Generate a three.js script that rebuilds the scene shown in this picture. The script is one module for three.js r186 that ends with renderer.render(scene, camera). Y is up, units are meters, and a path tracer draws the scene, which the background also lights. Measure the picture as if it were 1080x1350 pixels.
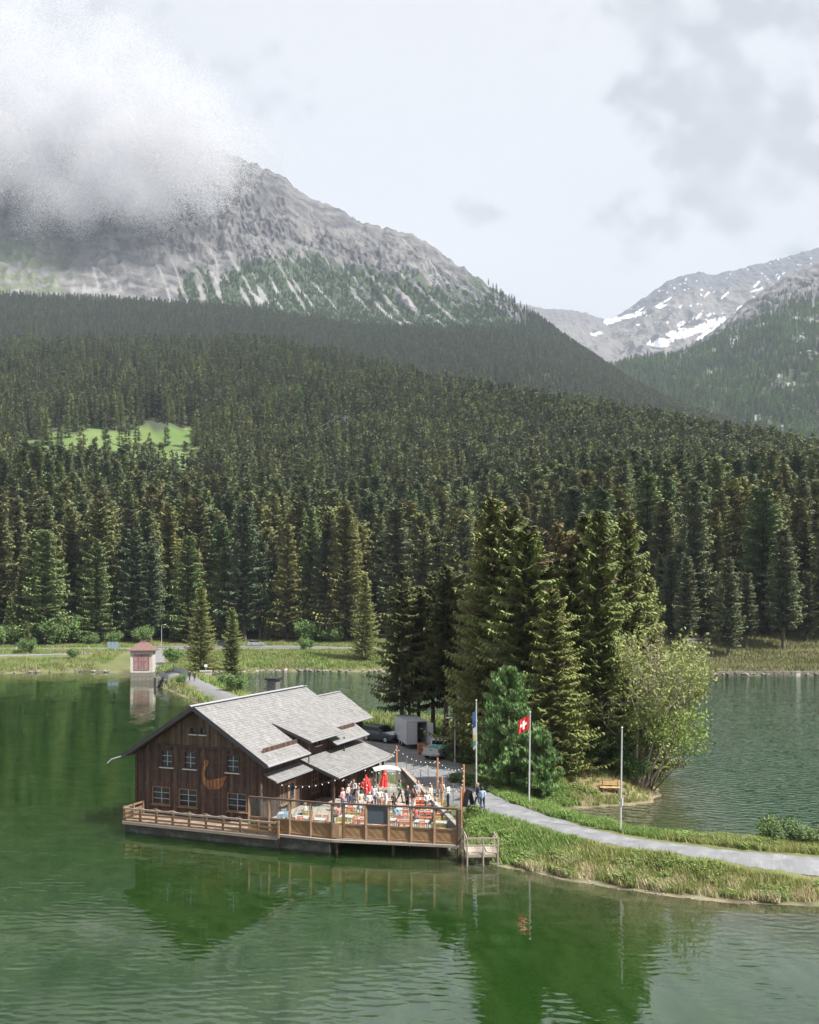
import * as THREE from 'three';
import { createNoise2D, createNoise3D } from 'simplex-noise';
import { MarchingCubes } from 'three/addons/objects/MarchingCubes.js';
import { mergeVertices } from 'three/addons/utils/BufferGeometryUtils.js';

// ---------------------------------------------------------------- camera, sky, sun, exposure
const scene = new THREE.Scene();
const EYE = 16.6, F = 1250, HORIZON = 790;          // eye height over the lake (m), focal length and horizon row in photo pixels (1080 x 1350)
const camera = new THREE.PerspectiveCamera(2 * Math.atan(675 / F) * 180 / Math.PI, 0.8, 0.5, 20000);
camera.position.set(0, EYE, 0);
camera.lookAt(0, EYE, -10);
camera.setViewOffset(1080, 1350, 0, 675 - HORIZON, 1080, 1350);   // level camera with a raised lens: upright posts stay upright
camera.updateProjectionMatrix();

const renderer = new THREE.WebGLRenderer({ antialias: true });
renderer.setSize(819, 1024);
renderer.toneMapping = THREE.LinearToneMapping;
renderer.toneMappingExposure = 2.1;
renderer.shadowMap.enabled = true;
renderer.shadowMap.type = THREE.PCFSoftShadowMap;

const SUN = new THREE.Vector3(0.565, 0.766, 0.306).normalize();
const sun = new THREE.DirectionalLight(new THREE.Color(1, 0.97, 0.92), 5.0);
sun.name = 'sun';
sun.position.copy(SUN).multiplyScalar(400).add(new THREE.Vector3(0, 0, -120));
sun.target.position.set(0, 0, -120);
sun.castShadow = true;
sun.shadow.radius = 2;
Object.assign(sun.shadow.camera, { left: -260, right: 260, top: 260, bottom: -260, near: 1, far: 1200 });
sun.shadow.mapSize.set(4096, 4096);
scene.add(sun, sun.target);

function rng(seed) { let s = seed | 0; return () => { s = (s + 0x6d2b79f5) | 0; let t = Math.imul(s ^ (s >>> 15), 1 | s); t = (t + Math.imul(t ^ (t >>> 7), 61 | t)) ^ t; return ((t ^ (t >>> 14)) >>> 0) / 4294967296; }; }
const n2 = createNoise2D(rng(11)), n3 = createNoise3D(rng(12));
const fbm = (x, y, o = 4) => { let s = 0, a = 0.5, f = 1; for (let i = 0; i < o; i++) { s += a * n2(x * f + i * 17.3, y * f - i * 9.1); f *= 2.03; a *= 0.5; } return s; };
const fbm3 = (x, y, z, o = 4) => { let s = 0, a = 0.5, f = 1; for (let i = 0; i < o; i++) { s += a * n3(x * f + i * 7.3, y * f, z * f); f *= 2.03; a *= 0.5; } return s; };
const ridged = (x, y, o = 4) => { let s = 0, a = 0.5, f = 1; for (let i = 0; i < o; i++) { s += a * (1 - Math.abs(n2(x * f + i * 5.7, y * f + i * 3.1))); f *= 2.1; a *= 0.5; } return s; };
const ss = (a, b, x) => { const t = Math.min(1, Math.max(0, (x - a) / (b - a))); return t * t * (3 - 2 * t); };
const mix = (a, b, t) => a + (b - a) * t, mix3 = (a, b, t) => [mix(a[0], b[0], t), mix(a[1], b[1], t), mix(a[2], b[2], t)];
const clamp = (x, a = 0, b = 1) => Math.min(b, Math.max(a, x));
const lerpTable = (T, x) => { if (x <= T[0][0]) return T[0].slice(1); for (let i = 1; i < T.length; i++) if (x <= T[i][0]) { const k = (x - T[i - 1][0]) / (T[i][0] - T[i - 1][0]); return T[i].slice(1).map((b, j) => mix(T[i - 1][j + 1], b, k)); } return T[T.length - 1].slice(1); };
// a photo pixel seen on the level y, or at the distance d along the view axis
const P = (u, v, y = 0) => { const d = F * (EYE - y) / (v - HORIZON); return [(u - 540) / F * d, y, -d]; };
const D = (u, v, d) => [(u - 540) / F * d, EYE - (v - HORIZON) / F * d, -d];

{ // overcast-bright sky: white veil, soft grey clouds
  const W = 2048, H = 1024, data = new Float32Array(W * H * 4);
  const clouds = [[980, 120, 150, 130, 1], [1000, 250, 110, 80, 0.8], [850, 305, 75, 45, 1.1], [620, 277, 42, 22, 1.1], [880, 30, 110, 70, 0.75], [60, 230, 180, 70, 0.8], [120, 110, 190, 110, 0.6], [300, 260, 90, 50, 0.35], [1300, 200, 250, 120, 0.7], [-350, 150, 280, 130, 0.7]]
    .map(([u, v, ru, rv, k]) => [(u - 540) / F, (HORIZON - v) / F, ru / F, rv / F, k]);
  for (let j = 0; j < H; j++) for (let i = 0; i < W; i++) {
    const up = ((j + 0.5) / H - 0.5) * Math.PI, az = ((i + 0.5) / W - 0.5) * 2 * Math.PI;
    const x = Math.cos(az) * Math.cos(up), y = Math.sin(up), z = Math.sin(az) * Math.cos(up);
    let g = 0;
    if (y > -0.05) {
      const w = 0.35 * fbm3(x * 2.2 + 5, y * 3.5, z * 2.2, 5);
      g = 0.35 * ss(-0.05, 0.5, fbm3(x * 1.7 + 3, y * 2.6, z * 1.7, 6) + 0.12) * (z > -0.1 ? 1 : 0.3);
      if (z < -0.05) {
        const px = x / -z, py = y / -z, q = fbm3(px * 6, py * 8, 1.5, 6), q2 = fbm3(px * 15, py * 18, 4.5, 5);
        for (const [cx, cy, rx, ry, k] of clouds) {
          const e = Math.hypot((px - cx) / rx, (py - cy) / ry);
          g = Math.max(g, k * ss(1.2, 0.3, e - 1.1 * q - 0.7 * q2) * (0.8 + 0.6 * q + 0.5 * q2));
        }
      }
      g = Math.max(0, g + 0.08 * w);
    }
    const o = (j * W + i) * 4, c = mix3([0.405, 0.408, 0.428], [0.285, 0.29, 0.305], clamp(g));
    data[o] = c[0]; data[o + 1] = c[1]; data[o + 2] = c[2]; data[o + 3] = 1;
  }
  const t = new THREE.DataTexture(data, W, H, THREE.RGBAFormat, THREE.FloatType);
  t.mapping = THREE.EquirectangularReflectionMapping; t.magFilter = THREE.LinearFilter; t.needsUpdate = true;
  scene.background = t; scene.environment = t;
}

// ---------------------------------------------------------------- helpers
const taken = new Map();
function numbered(name) { const k = taken.get(name) ?? 0; taken.set(name, k + 1); return k ? name + '_' + String(k).padStart(3, '0') : name; }
function tag(o, label, category, group, kind) { o.userData.label = label; if (category) o.userData.category = category; if (group) o.userData.group = group; if (kind) o.userData.kind = kind; return o; }
function thing(name, label, category, [x, y, z] = [0, 0, 0], turn = 0, group) {
  const o = new THREE.Group(); o.name = numbered(name); o.position.set(x, y, z); o.rotation.y = turn; scene.add(o);
  return tag(o, label, category, group);
}
function dup(root, [x, y, z], turn = 0, label, group, scale = 1) {
  const r = root.clone(); r.userData = { ...root.userData }; r.name = numbered(root.name.replace(/_\d{3}$/, '')); r.position.set(x, y, z); r.rotation.y = turn;
  if (typeof scale === 'number') r.scale.setScalar(scale); else r.scale.set(...scale);
  if (label) r.userData.label = label; if (group) r.userData.group = group;
  scene.add(r); return r;
}
const V3 = (a) => new THREE.Vector3(a[0], a[1], a[2]);
class MB {   // collects faces of one part
  constructor() { this.p = []; this.n = []; this.uv = []; this.c = []; this.col = [1, 1, 1]; }
  vert(a, n, u, v) { this.p.push(a[0], a[1], a[2]); this.n.push(n[0], n[1], n[2]); this.uv.push(u, v); this.c.push(...this.col); }
  tri(a, b, c, ua = [0, 0], ub = [1, 0], uc = [0, 1]) {
    const ux = b[0] - a[0], uy = b[1] - a[1], uz = b[2] - a[2], vx = c[0] - a[0], vy = c[1] - a[1], vz = c[2] - a[2];
    let nx = uy * vz - uz * vy, ny = uz * vx - ux * vz, nz = ux * vy - uy * vx; const l = Math.hypot(nx, ny, nz) || 1; const n = [nx / l, ny / l, nz / l];
    this.vert(a, n, ...ua); this.vert(b, n, ...ub); this.vert(c, n, ...uc); return this;
  }
  quad(a, b, c, d, u0 = 0, v0 = 0) {   // a-b along u, a-d along v, uv in metres
    const w = Math.hypot(b[0] - a[0], b[1] - a[1], b[2] - a[2]), h = Math.hypot(d[0] - a[0], d[1] - a[1], d[2] - a[2]);
    this.tri(a, b, c, [u0, v0], [u0 + w, v0], [u0 + w, v0 + h]); this.tri(a, c, d, [u0, v0], [u0 + w, v0 + h], [u0, v0 + h]); return this;
  }
  hexa(q) { // eight corners: bottom 0-3 counter-clockwise from above, top 4-7
    const k = this.p.length * 0.173 % 3;
    this.quad(q[0], q[1], q[5], q[4], k); this.quad(q[1], q[2], q[6], q[5], k + 0.3); this.quad(q[2], q[3], q[7], q[6], k + 0.7); this.quad(q[3], q[0], q[4], q[7], k + 1);
    this.quad(q[4], q[5], q[6], q[7], k); this.quad(q[3], q[2], q[1], q[0], k); return this;
  }
  box(cx, cy, cz, w, h, d, ry = 0) {
    const c = Math.cos(ry), s = Math.sin(ry), at = (x, y, z) => [cx + x * c + z * s, cy + y, cz - x * s + z * c], x = w / 2, y = h / 2, z = d / 2;
    return this.hexa([at(-x, -y, z), at(x, -y, z), at(x, -y, -z), at(-x, -y, -z), at(-x, y, z), at(x, y, z), at(x, y, -z), at(-x, y, -z)]);
  }
  bar(a, b, w, h, roll) { // a beam from a to b; grain (v) runs along it
    const A = V3(a), B = V3(b), k = B.clone().sub(A).normalize(), up = Math.abs(k.y) > 0.99 ? new THREE.Vector3(0, 0, 1) : new THREE.Vector3(0, 1, 0);
    const x = up.clone().cross(k).normalize(), y = k.clone().cross(x);
    if (roll) { x.applyAxisAngle(k, roll); y.applyAxisAngle(k, roll); }
    const at = (P0, i, j) => P0.clone().addScaledVector(x, i * w / 2).addScaledVector(y, j * h / 2).toArray();
    const q = [[-1, -1], [1, -1], [1, 1], [-1, 1]], s = this.p.length * 0.01 % 1;
    for (let i = 0; i < 4; i++) { const [p, r] = [q[i], q[(i + 1) % 4]]; this.quad(at(A, ...p), at(A, ...r), at(B, ...r), at(B, ...p), s + i * 0.21); }
    this.quad(at(A, 1, -1), at(A, -1, -1), at(A, -1, 1), at(A, 1, 1)); this.quad(at(B, -1, -1), at(B, 1, -1), at(B, 1, 1), at(B, -1, 1)); return this;
  }
  cyl(a, b, r0, r1 = r0, seg = 8, caps = true) {
    const A = V3(a), B = V3(b), k = B.clone().sub(A), len = k.length(); k.normalize();
    const up = Math.abs(k.y) > 0.9 ? new THREE.Vector3(1, 0, 0) : new THREE.Vector3(0, 1, 0), x = up.clone().cross(k).normalize(), y = k.clone().cross(x);
    const ring = (C, r, i) => { const t = i / seg * Math.PI * 2; return C.clone().addScaledVector(x, Math.cos(t) * r).addScaledVector(y, Math.sin(t) * r).toArray(); };
    const nor = (i) => { const t = i / seg * Math.PI * 2; return x.clone().multiplyScalar(Math.cos(t)).addScaledVector(y, Math.sin(t)).toArray(); };
    for (let i = 0; i < seg; i++) {
      const a0 = ring(A, r0, i), a1 = ring(A, r0, i + 1), b0 = ring(B, r1, i), b1 = ring(B, r1, i + 1), m0 = nor(i), m1 = nor(i + 1), u0 = i / seg * 6.28 * r0, u1 = (i + 1) / seg * 6.28 * r0;
      this.vert(a0, m0, u0, 0); this.vert(a1, m1, u1, 0); this.vert(b1, m1, u1, len); this.vert(a0, m0, u0, 0); this.vert(b1, m1, u1, len); this.vert(b0, m0, u0, len);
      if (caps) { this.tri(a1, a0, A.toArray()); this.tri(b0, b1, B.toArray()); }
    }
    return this;
  }
  tube(pts, r, seg = 5) { for (let i = 1; i < pts.length; i++) this.cyl(pts[i - 1], pts[i], r, r, seg, false); return this; }
  geo(g, m) { // a three.js geometry, moved by the matrix m
    const h = (g.index ? g.toNonIndexed() : g.clone()); if (m) h.applyMatrix4(m);
    const P0 = h.attributes.position, N = h.attributes.normal, U = h.attributes.uv;
    for (let i = 0; i < P0.count; i++) { this.p.push(P0.getX(i), P0.getY(i), P0.getZ(i)); this.n.push(N.getX(i), N.getY(i), N.getZ(i)); this.uv.push(U ? U.getX(i) : 0, U ? U.getY(i) : 0); this.c.push(...this.col); }
    return this;
  }
  geometry(colors = false, flat = false) {
    const g = new THREE.BufferGeometry();
    g.setAttribute('position', new THREE.Float32BufferAttribute(this.p, 3));
    if (!flat) g.setAttribute('normal', new THREE.Float32BufferAttribute(this.n, 3));
    g.setAttribute('uv', new THREE.Float32BufferAttribute(this.uv, 2));
    if (colors) g.setAttribute('color', new THREE.Float32BufferAttribute(this.c, 3));
    return g;
  }
  build(name, m, parent) { return part(name, this.geometry(m.vertexColors), m, parent); }
}
function part(name, g, m, parent) {
  const o = new THREE.Mesh(g, m); o.castShadow = o.receiveShadow = true;
  o.name = parent ? name : numbered(name); (parent ?? scene).add(o); return o;
}
const structure = (o) => { o.userData.kind = 'structure'; return o; };
const moved = (x, y, z, ry = 0, sx = 1, sy = sx, sz = sx) => new THREE.Matrix4().compose(new THREE.Vector3(x, y, z), new THREE.Quaternion().setFromAxisAngle(new THREE.Vector3(0, 1, 0), ry), new THREE.Vector3(sx, sy, sz));

// ---------------------------------------------------------------- textures and materials
function canvasTex(w, h, draw, rep = 1, srgb = true) {
  const c = document.createElement('canvas'); c.width = w; c.height = h; draw(c.getContext('2d'), w, h);
  const t = new THREE.CanvasTexture(c); t.wrapS = t.wrapT = THREE.RepeatWrapping; t.magFilter = THREE.LinearFilter;
  if (Array.isArray(rep)) t.repeat.set(...rep); else t.repeat.set(rep, rep); if (srgb) t.colorSpace = THREE.SRGBColorSpace; return t;
}
// boards along v: [metres across the tile, boards], base tone and contrast
function boardTex(seed, boards, tile, [r, g, b], spread) {
  const R = rng(seed);
  return canvasTex(512, 512, (x, w, h) => {
    for (let i = 0; i < boards; i++) {
      const x0 = i * w / boards, x1 = (i + 1) * w / boards, k = 1 + spread * (R() * 2 - 1), y0 = R() * h;
      for (let half = 0; half < 2; half++) {
        const kk = k * (1 + spread * 0.5 * (R() * 2 - 1));
        x.fillStyle = `rgb(${r * kk | 0},${g * kk | 0},${b * kk | 0})`; x.fillRect(x0, half ? y0 : 0, x1 - x0, half ? h - y0 : y0);
      }
      for (let s = 0; s < 26; s++) { const q = R() < 0.5 ? 0 : 255; x.fillStyle = `rgba(${q},${q},${q},${0.04 + 0.08 * R()})`; x.fillRect(x0 + R() * (x1 - x0), R() * h, 1 + R(), 40 + R() * 200); }
      x.fillStyle = 'rgba(0,0,0,0.45)'; x.fillRect(x0, 0, Math.max(1, w / boards * 0.06), h);
    }
    for (let s = 0; s < 60; s++) { x.fillStyle = `rgba(${R() < 0.6 ? '20,14,10' : '190,170,150'},${0.03 + 0.06 * R()})`; x.beginPath(); x.ellipse(R() * w, R() * h, 6 + R() * 30, 10 + R() * 70, 0, 0, 7); x.fill(); }
  }, 1 / tile);
}
function speckTex(seed, tile, [r, g, b], spread, grain = 4000, size = 512) {
  const R = rng(seed);
  return canvasTex(size, size, (x, w, h) => {
    x.fillStyle = `rgb(${r},${g},${b})`; x.fillRect(0, 0, w, h);
    for (let s = 0; s < 90; s++) { const k = R() < 0.5 ? 0 : 255, a = spread * 0.3 * R(), px = R() * w, py = R() * h, rr = 10 + R() * 60; for (const ox of [-w, 0, w]) for (const oy of [-h, 0, h]) { x.fillStyle = `rgba(${k},${k},${k},${a})`; x.beginPath(); x.ellipse(px + ox, py + oy, rr, rr * (0.4 + R() * 0.6), 0, 0, 7); x.fill(); } }
    for (let s = 0; s < grain; s++) { const k = R() < 0.5 ? 0 : 255; x.fillStyle = `rgba(${k},${k},${k},${spread * R()})`; x.fillRect(R() * w, R() * h, 1 + R() * 2, 1 + R() * 2); }
  }, 1 / tile);
}
const std = (o) => new THREE.MeshStandardMaterial({ roughness: 0.8, metalness: 0, side: THREE.DoubleSide, ...o });
const phys = (o) => new THREE.MeshPhysicalMaterial({ roughness: 0.5, side: THREE.DoubleSide, ...o });
const rgb = (r, g, b) => new THREE.Color().setRGB(r, g, b);
const shingleTex = (() => { const R = rng(5); return canvasTex(1024, 1024, (x, w, h) => {   // 6 m tile: 24 courses of split shingles
  for (let j = 0; j < 24; j++) { let p = -R() * 20; const y = j * h / 24; while (p < w) { const sw = 16 + R() * 20, k = 112 + R() * 18 - (R() < 0.04 ? 14 : 0), tint = R() * 8; x.fillStyle = `rgb(${k + tint * 0.4 | 0},${k | 0},${k - 2 + tint * 0.2 | 0})`; x.fillRect(p, y, sw, h / 24); x.fillStyle = 'rgba(70,68,66,0.4)'; x.fillRect(p, y, 1.6, h / 24); p += sw; } x.fillStyle = 'rgba(70,68,66,0.35)'; x.fillRect(0, y, w, 2); }
  for (let s = 0; s < 260; s++) { x.fillStyle = `rgba(${R() < 0.5 ? '84,86,78' : '170,170,170'},${0.04 + 0.07 * R()})`; x.beginPath(); x.ellipse(R() * w, R() * h, 8 + R() * 40, 10 + R() * 60, 0, 0, 7); x.fill(); }
}, 1 / 6); })();
const M = {
  siding: std({ map: boardTex(21, 16, 2.4, [68, 49, 41], 0.22), roughness: 0.85 }),
  sidingGrey: std({ map: boardTex(22, 14, 2.4, [84, 68, 54], 0.22), roughness: 0.9 }),
  woodDark: std({ map: boardTex(23, 4, 0.8, [78, 60, 52], 0.15), roughness: 0.85 }),
  woodWarm: std({ map: boardTex(24, 4, 0.8, [138, 110, 84], 0.15), roughness: 0.8 }),
  woodPanel: std({ map: boardTex(25, 12, 1.4, [124, 96, 66], 0.18), roughness: 0.8 }),
  woodGrey: std({ map: boardTex(26, 6, 1.0, [150, 138, 126], 0.14), roughness: 0.9 }),
  woodPole: std({ map: boardTex(27, 3, 0.6, [186, 128, 84], 0.12), roughness: 0.8 }),
  decking: std({ map: boardTex(28, 8, 1.1, [140, 122, 104], 0.12), roughness: 0.9 }),
  shingle: std({ map: shingleTex, roughness: 0.85 }),
  fascia: std({ color: rgb(0.035, 0.033, 0.04), roughness: 0.6 }),
  zinc: std({ color: rgb(0.42, 0.43, 0.45), roughness: 0.45, metalness: 0.5 }),
  steel: std({ color: rgb(0.30, 0.31, 0.33), roughness: 0.45, metalness: 0.7 }),
  concrete: std({ map: speckTex(31, 3, [150, 146, 138], 0.25), roughness: 0.92 }),
  concreteDark: std({ map: speckTex(32, 3, [92, 92, 88], 0.3), roughness: 0.9 }),
  plaster: std({ map: speckTex(33, 3, [184, 176, 168], 0.1), roughness: 0.9 }),
  white: std({ color: rgb(0.55, 0.55, 0.54), roughness: 0.45 }),
  whitePole: std({ color: rgb(0.42, 0.42, 0.41), roughness: 0.4 }),
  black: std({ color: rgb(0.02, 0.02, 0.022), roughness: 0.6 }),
  chalk: std({ color: rgb(0.055, 0.07, 0.085), roughness: 0.7 }),
  pink: std({ map: boardTex(34, 10, 2.0, [142, 108, 108], 0.1), roughness: 0.7 }),
  tileRed: std({ map: speckTex(35, 1.2, [108, 80, 74], 0.3), roughness: 0.8 }),
  glass: phys({ color: rgb(0.9, 0.95, 0.95), transmission: 1, thickness: 0, roughness: 0.02, ior: 1.5 }),
  windowGlass: phys({ color: rgb(0.02, 0.026, 0.034), roughness: 0.04, ior: 1.6, specularIntensity: 1 }),
  asphalt: std({ map: speckTex(36, 4, [116, 115, 114], 0.2, 9000), roughness: 0.92 }),
  asphaltDark: std({ map: speckTex(37, 4, [112, 108, 108], 0.22, 9000), roughness: 0.92 }),
  gravel: std({ map: speckTex(38, 3, [114, 115, 117], 0.2, 12000), roughness: 0.95 }),
  rubber: std({ color: rgb(0.02, 0.02, 0.02), roughness: 0.85 }),
  bark: std({ map: speckTex(39, 1, [92, 78, 66], 0.35), roughness: 0.95 }),
  barkPale: std({ map: speckTex(40, 1, [150, 140, 126], 0.35), roughness: 0.95 }),
  concreteWet: std({ map: speckTex(42, 3, [62, 62, 57], 0.35), roughness: 0.8 }),
  stone: std({ map: speckTex(41, 1.5, [112, 107, 98], 0.35), roughness: 0.95 }),
  leafSpruce: std({ vertexColors: true, roughness: 0.75 }),
  leaf: phys({ vertexColors: true, roughness: 0.9, transmission: 0.35, thickness: 0 }),
};

// ---------------------------------------------------------------- land: causeway, island, far shore, lake bed
const px = (list) => list.map(([u, v]) => { const p = P(u, v, 0); return [p[0], p[2]]; });
const CAUSEWAY = px([[560, 1085], [600, 1117], [640, 1137], [690, 1149], [760, 1163], [830, 1174], [900, 1184], [970, 1190], [1040, 1194], [1100, 1195], [1500, 1198],
  [1500, 1126], [1100, 1124], [1040, 1122], [980, 1120], [940, 1117], [900, 1113], [860, 1107], [820, 1097], [780, 1087], [752, 1077], [742, 1068], [752, 1067], [780, 1065], [820, 1062], [858, 1058], [872, 1047],
  [862, 1034], [850, 1024], [838, 1010], [818, 1000], [800, 990], [770, 978], [720, 968], [660, 962], [600, 958], [540, 955], [500, 953], [440, 945], [353, 930], [318, 914], [300, 907], [286, 896],
  [240, 888], [200, 888], [206, 900], [214, 907], [240, 918], [270, 933], [300, 949], [330, 967], [360, 987], [372, 1002], [405, 1030], [480, 1052], [530, 1072]]);
const MAINLAND = [[-700, -212], ...px([[-300, 888], [0, 888], [100, 886], [165, 887], [205, 890], [286, 889], [300, 888], [380, 885], [490, 886], [600, 884], [800, 886], [935, 890], [1080, 890], [1400, 891]]), [700, -206], [900, -6000], [-900, -6000]];
function sd(poly, x, z) { // signed distance, positive inside
  let best = 1e9, inside = false;
  for (let i = 0, j = poly.length - 1; i < poly.length; j = i++) {
    const [ax, az] = poly[j], [bx, bz] = poly[i], ex = bx - ax, ez = bz - az, t = clamp(((x - ax) * ex + (z - az) * ez) / (ex * ex + ez * ez));
    const dx = x - ax - ex * t, dz = z - az - ez * t; best = Math.min(best, dx * dx + dz * dz);
    if ((az > z) !== (bz > z) && x < (bx - ax) * (z - az) / (bz - az) + ax) inside = !inside;
  }
  return Math.sqrt(best) * (inside ? 1 : -1);
}
const PATH_Y = 1.5;
function shore(x, z) { const w = 0.35 * fbm(x * 0.35, z * 0.35, 3); return [sd(CAUSEWAY, x, z) + w, z < -185 ? sd(MAINLAND, x, z) + w * 1.6 : -60]; }
function hillRise(x, z) { // the slope behind the lake road
  const right = ss(20, 75, x), start = mix(mix(74, 62, ss(-60, -110, x)), 10, right), m = -z - 208 - start;
  if (m <= 0) return 0;
  const gentle = mix(0.12, 0.17, right), a = 22;
  let h = m < a ? gentle * m * m / (2 * a) + gentle * 0.5 * m : gentle * a + 0.20 * (m - a);
  const top = 150 + 40 * right;
  if (m > top) h = gentle * a + 0.20 * (top - a) + 0.13 * (m - top);
  return h + ss(20, 80, m) * (3.5 * fbm(x * 0.012, z * 0.012, 3) + 12 * ss(-110, -160, x) * ss(40, 160, m));
}
function groundY(x, z) {
  const [a, b] = shore(x, z);
  let h = -9;
  if (a > 0) h = PATH_Y * ss(-0.3, 4.4, a); else h = Math.max(-2.2, a * 0.24);
  if (b > -8) {
    const m = -z - 208;
    const hm = b > 0 ? 1.3 * ss(-0.3, 4, b) + 2.0 * ss(12, 34, m) * (1 - 0.6 * ss(20, 60, x)) + hillRise(x, z) : Math.max(-2.2, b * 0.34);
    h = Math.max(h, hm);
  }
  if (z > -90 && z < -58 && x > 4 && x < 32) { const [bx, , bz] = P(815, 1078, 0), e = Math.hypot((x - bx) / 8, (z - bz) / 7); h = Math.max(h, -0.32 - 1.6 * ss(0.55, 1.5, e) - 3 * ss(1.5, 2, e)); }   // shallow sandy cove
  return h + (h > 0.3 ? 0.08 * fbm(x * 0.5, z * 0.5, 3) * ss(0.3, 0.9, h) : 0.05 * fbm(x * 0.8, z * 0.8, 2));
}
function groundColor(x, z, y) {
  const n = fbm(x * 0.6, z * 0.6, 4), big = fbm(x * 0.08 + 9, z * 0.08, 3), fine = fbm(x * 2.3, z * 2.3, 2);
  if (y < 0.06) { // bed: tan sand and silt along the banks, green weed farther out
    const weed = ss(-0.15, 0.3, 0.6 * n + 0.5 * big + 0.25 * fine), sand = mix3([0.38, 0.335, 0.21], [0.30, 0.275, 0.16], clamp(0.5 + n));
    const green = mix3([0.15, 0.19, 0.08], [0.22, 0.255, 0.115], clamp(0.5 + big + 0.3 * n));
    const pale = ss(0.05, 0.45, fbm(x * 0.16 + 4, z * 0.3, 3)) * ss(-16, -21, x) * ss(-82, -72, z);
    return mix3(mix3(sand, green, weed), [0.42, 0.39, 0.25], 0.6 * pale);
  }
  let c = mix3([0.155, 0.19, 0.05], [0.26, 0.26, 0.10], clamp(0.5 + n + 0.4 * big));
  c = mix3(c, [0.26, 0.21, 0.115], 0.7 * ss(0.1, 0.5, fine + n - 0.1));
  if (y < 0.4) c = mix3(c, [0.13, 0.095, 0.055], ss(0.42, 0.12, y + 0.12 * fine));
  if (z > -130) { const [bx, , bz] = P(800, 1030, 1.0), e = Math.hypot((x - bx) / 6.0, (z - bz) / 4.5); c = mix3(c, [0.36, 0.25, 0.15], 0.9 * ss(1.2, 0.7, e + 0.4 * n)); }   // trodden earth round the bench
  if (z < -236 && x > 38) c = mix3(c, [0.20, 0.165, 0.09], 0.75 * ss(0.1, -0.25, n));
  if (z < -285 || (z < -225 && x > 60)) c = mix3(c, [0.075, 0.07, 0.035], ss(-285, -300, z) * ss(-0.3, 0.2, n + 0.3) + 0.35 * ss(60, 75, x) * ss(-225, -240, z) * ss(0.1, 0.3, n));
  return c;
}
const steps = (...runs) => { const a = [runs[0][0]]; for (const [from, to, st] of runs) { const n = Math.max(1, Math.round(Math.abs(to - from) / st)); for (let i = 1; i <= n; i++) a.push(from + (to - from) * i / n); } return a; };
{
  const xs = steps([-700, -230, 24], [-230, -48, 2.6], [-48, -22, 1.1], [-22, 42, 0.55], [42, 60, 1.1], [60, 230, 2.6], [230, 700, 24]);
  const zs = steps([80, -30, 14], [-30, -46, 2], [-46, -112, 0.6], [-112, -150, 1.1], [-150, -320, 2.2], [-320, -640, 5]);
  const pos = [], col = [], uv = [], idx = [], nx = xs.length;
  for (const z of zs) for (const x of xs) { const y = groundY(x, z); pos.push(x, y, z); col.push(...groundColor(x, z, y)); uv.push(x, z); }
  for (let j = 0; j + 1 < zs.length; j++) for (let i = 0; i + 1 < nx; i++) { const a = j * nx + i, b = a + 1, c = a + nx, d = c + 1; idx.push(a, b, c, b, d, c); }
  const g = new THREE.BufferGeometry();
  g.setAttribute('position', new THREE.Float32BufferAttribute(pos, 3)); g.setAttribute('color', new THREE.Float32BufferAttribute(col, 3)); g.setAttribute('uv', new THREE.Float32BufferAttribute(uv, 2));
  g.setIndex(idx); g.computeVertexNormals();
  const R = rng(77), soil = canvasTex(512, 512, (x, w, h) => { x.fillStyle = 'rgb(205,205,205)'; x.fillRect(0, 0, w, h); for (let s = 0; s < 24000; s++) { const k = R() * 255 | 0; x.fillStyle = `rgba(${k},${k},${k},0.22)`; x.fillRect(R() * w, R() * h, 1 + R() * 3, 1 + R() * 3); } }, 1 / 5);
  const o = part('ground', g, std({ vertexColors: true, map: soil, roughness: 0.95 })); structure(o);
  tag(o, 'grassy causeway, island and far shore sloping into the sandy green lake bed');
}

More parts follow.
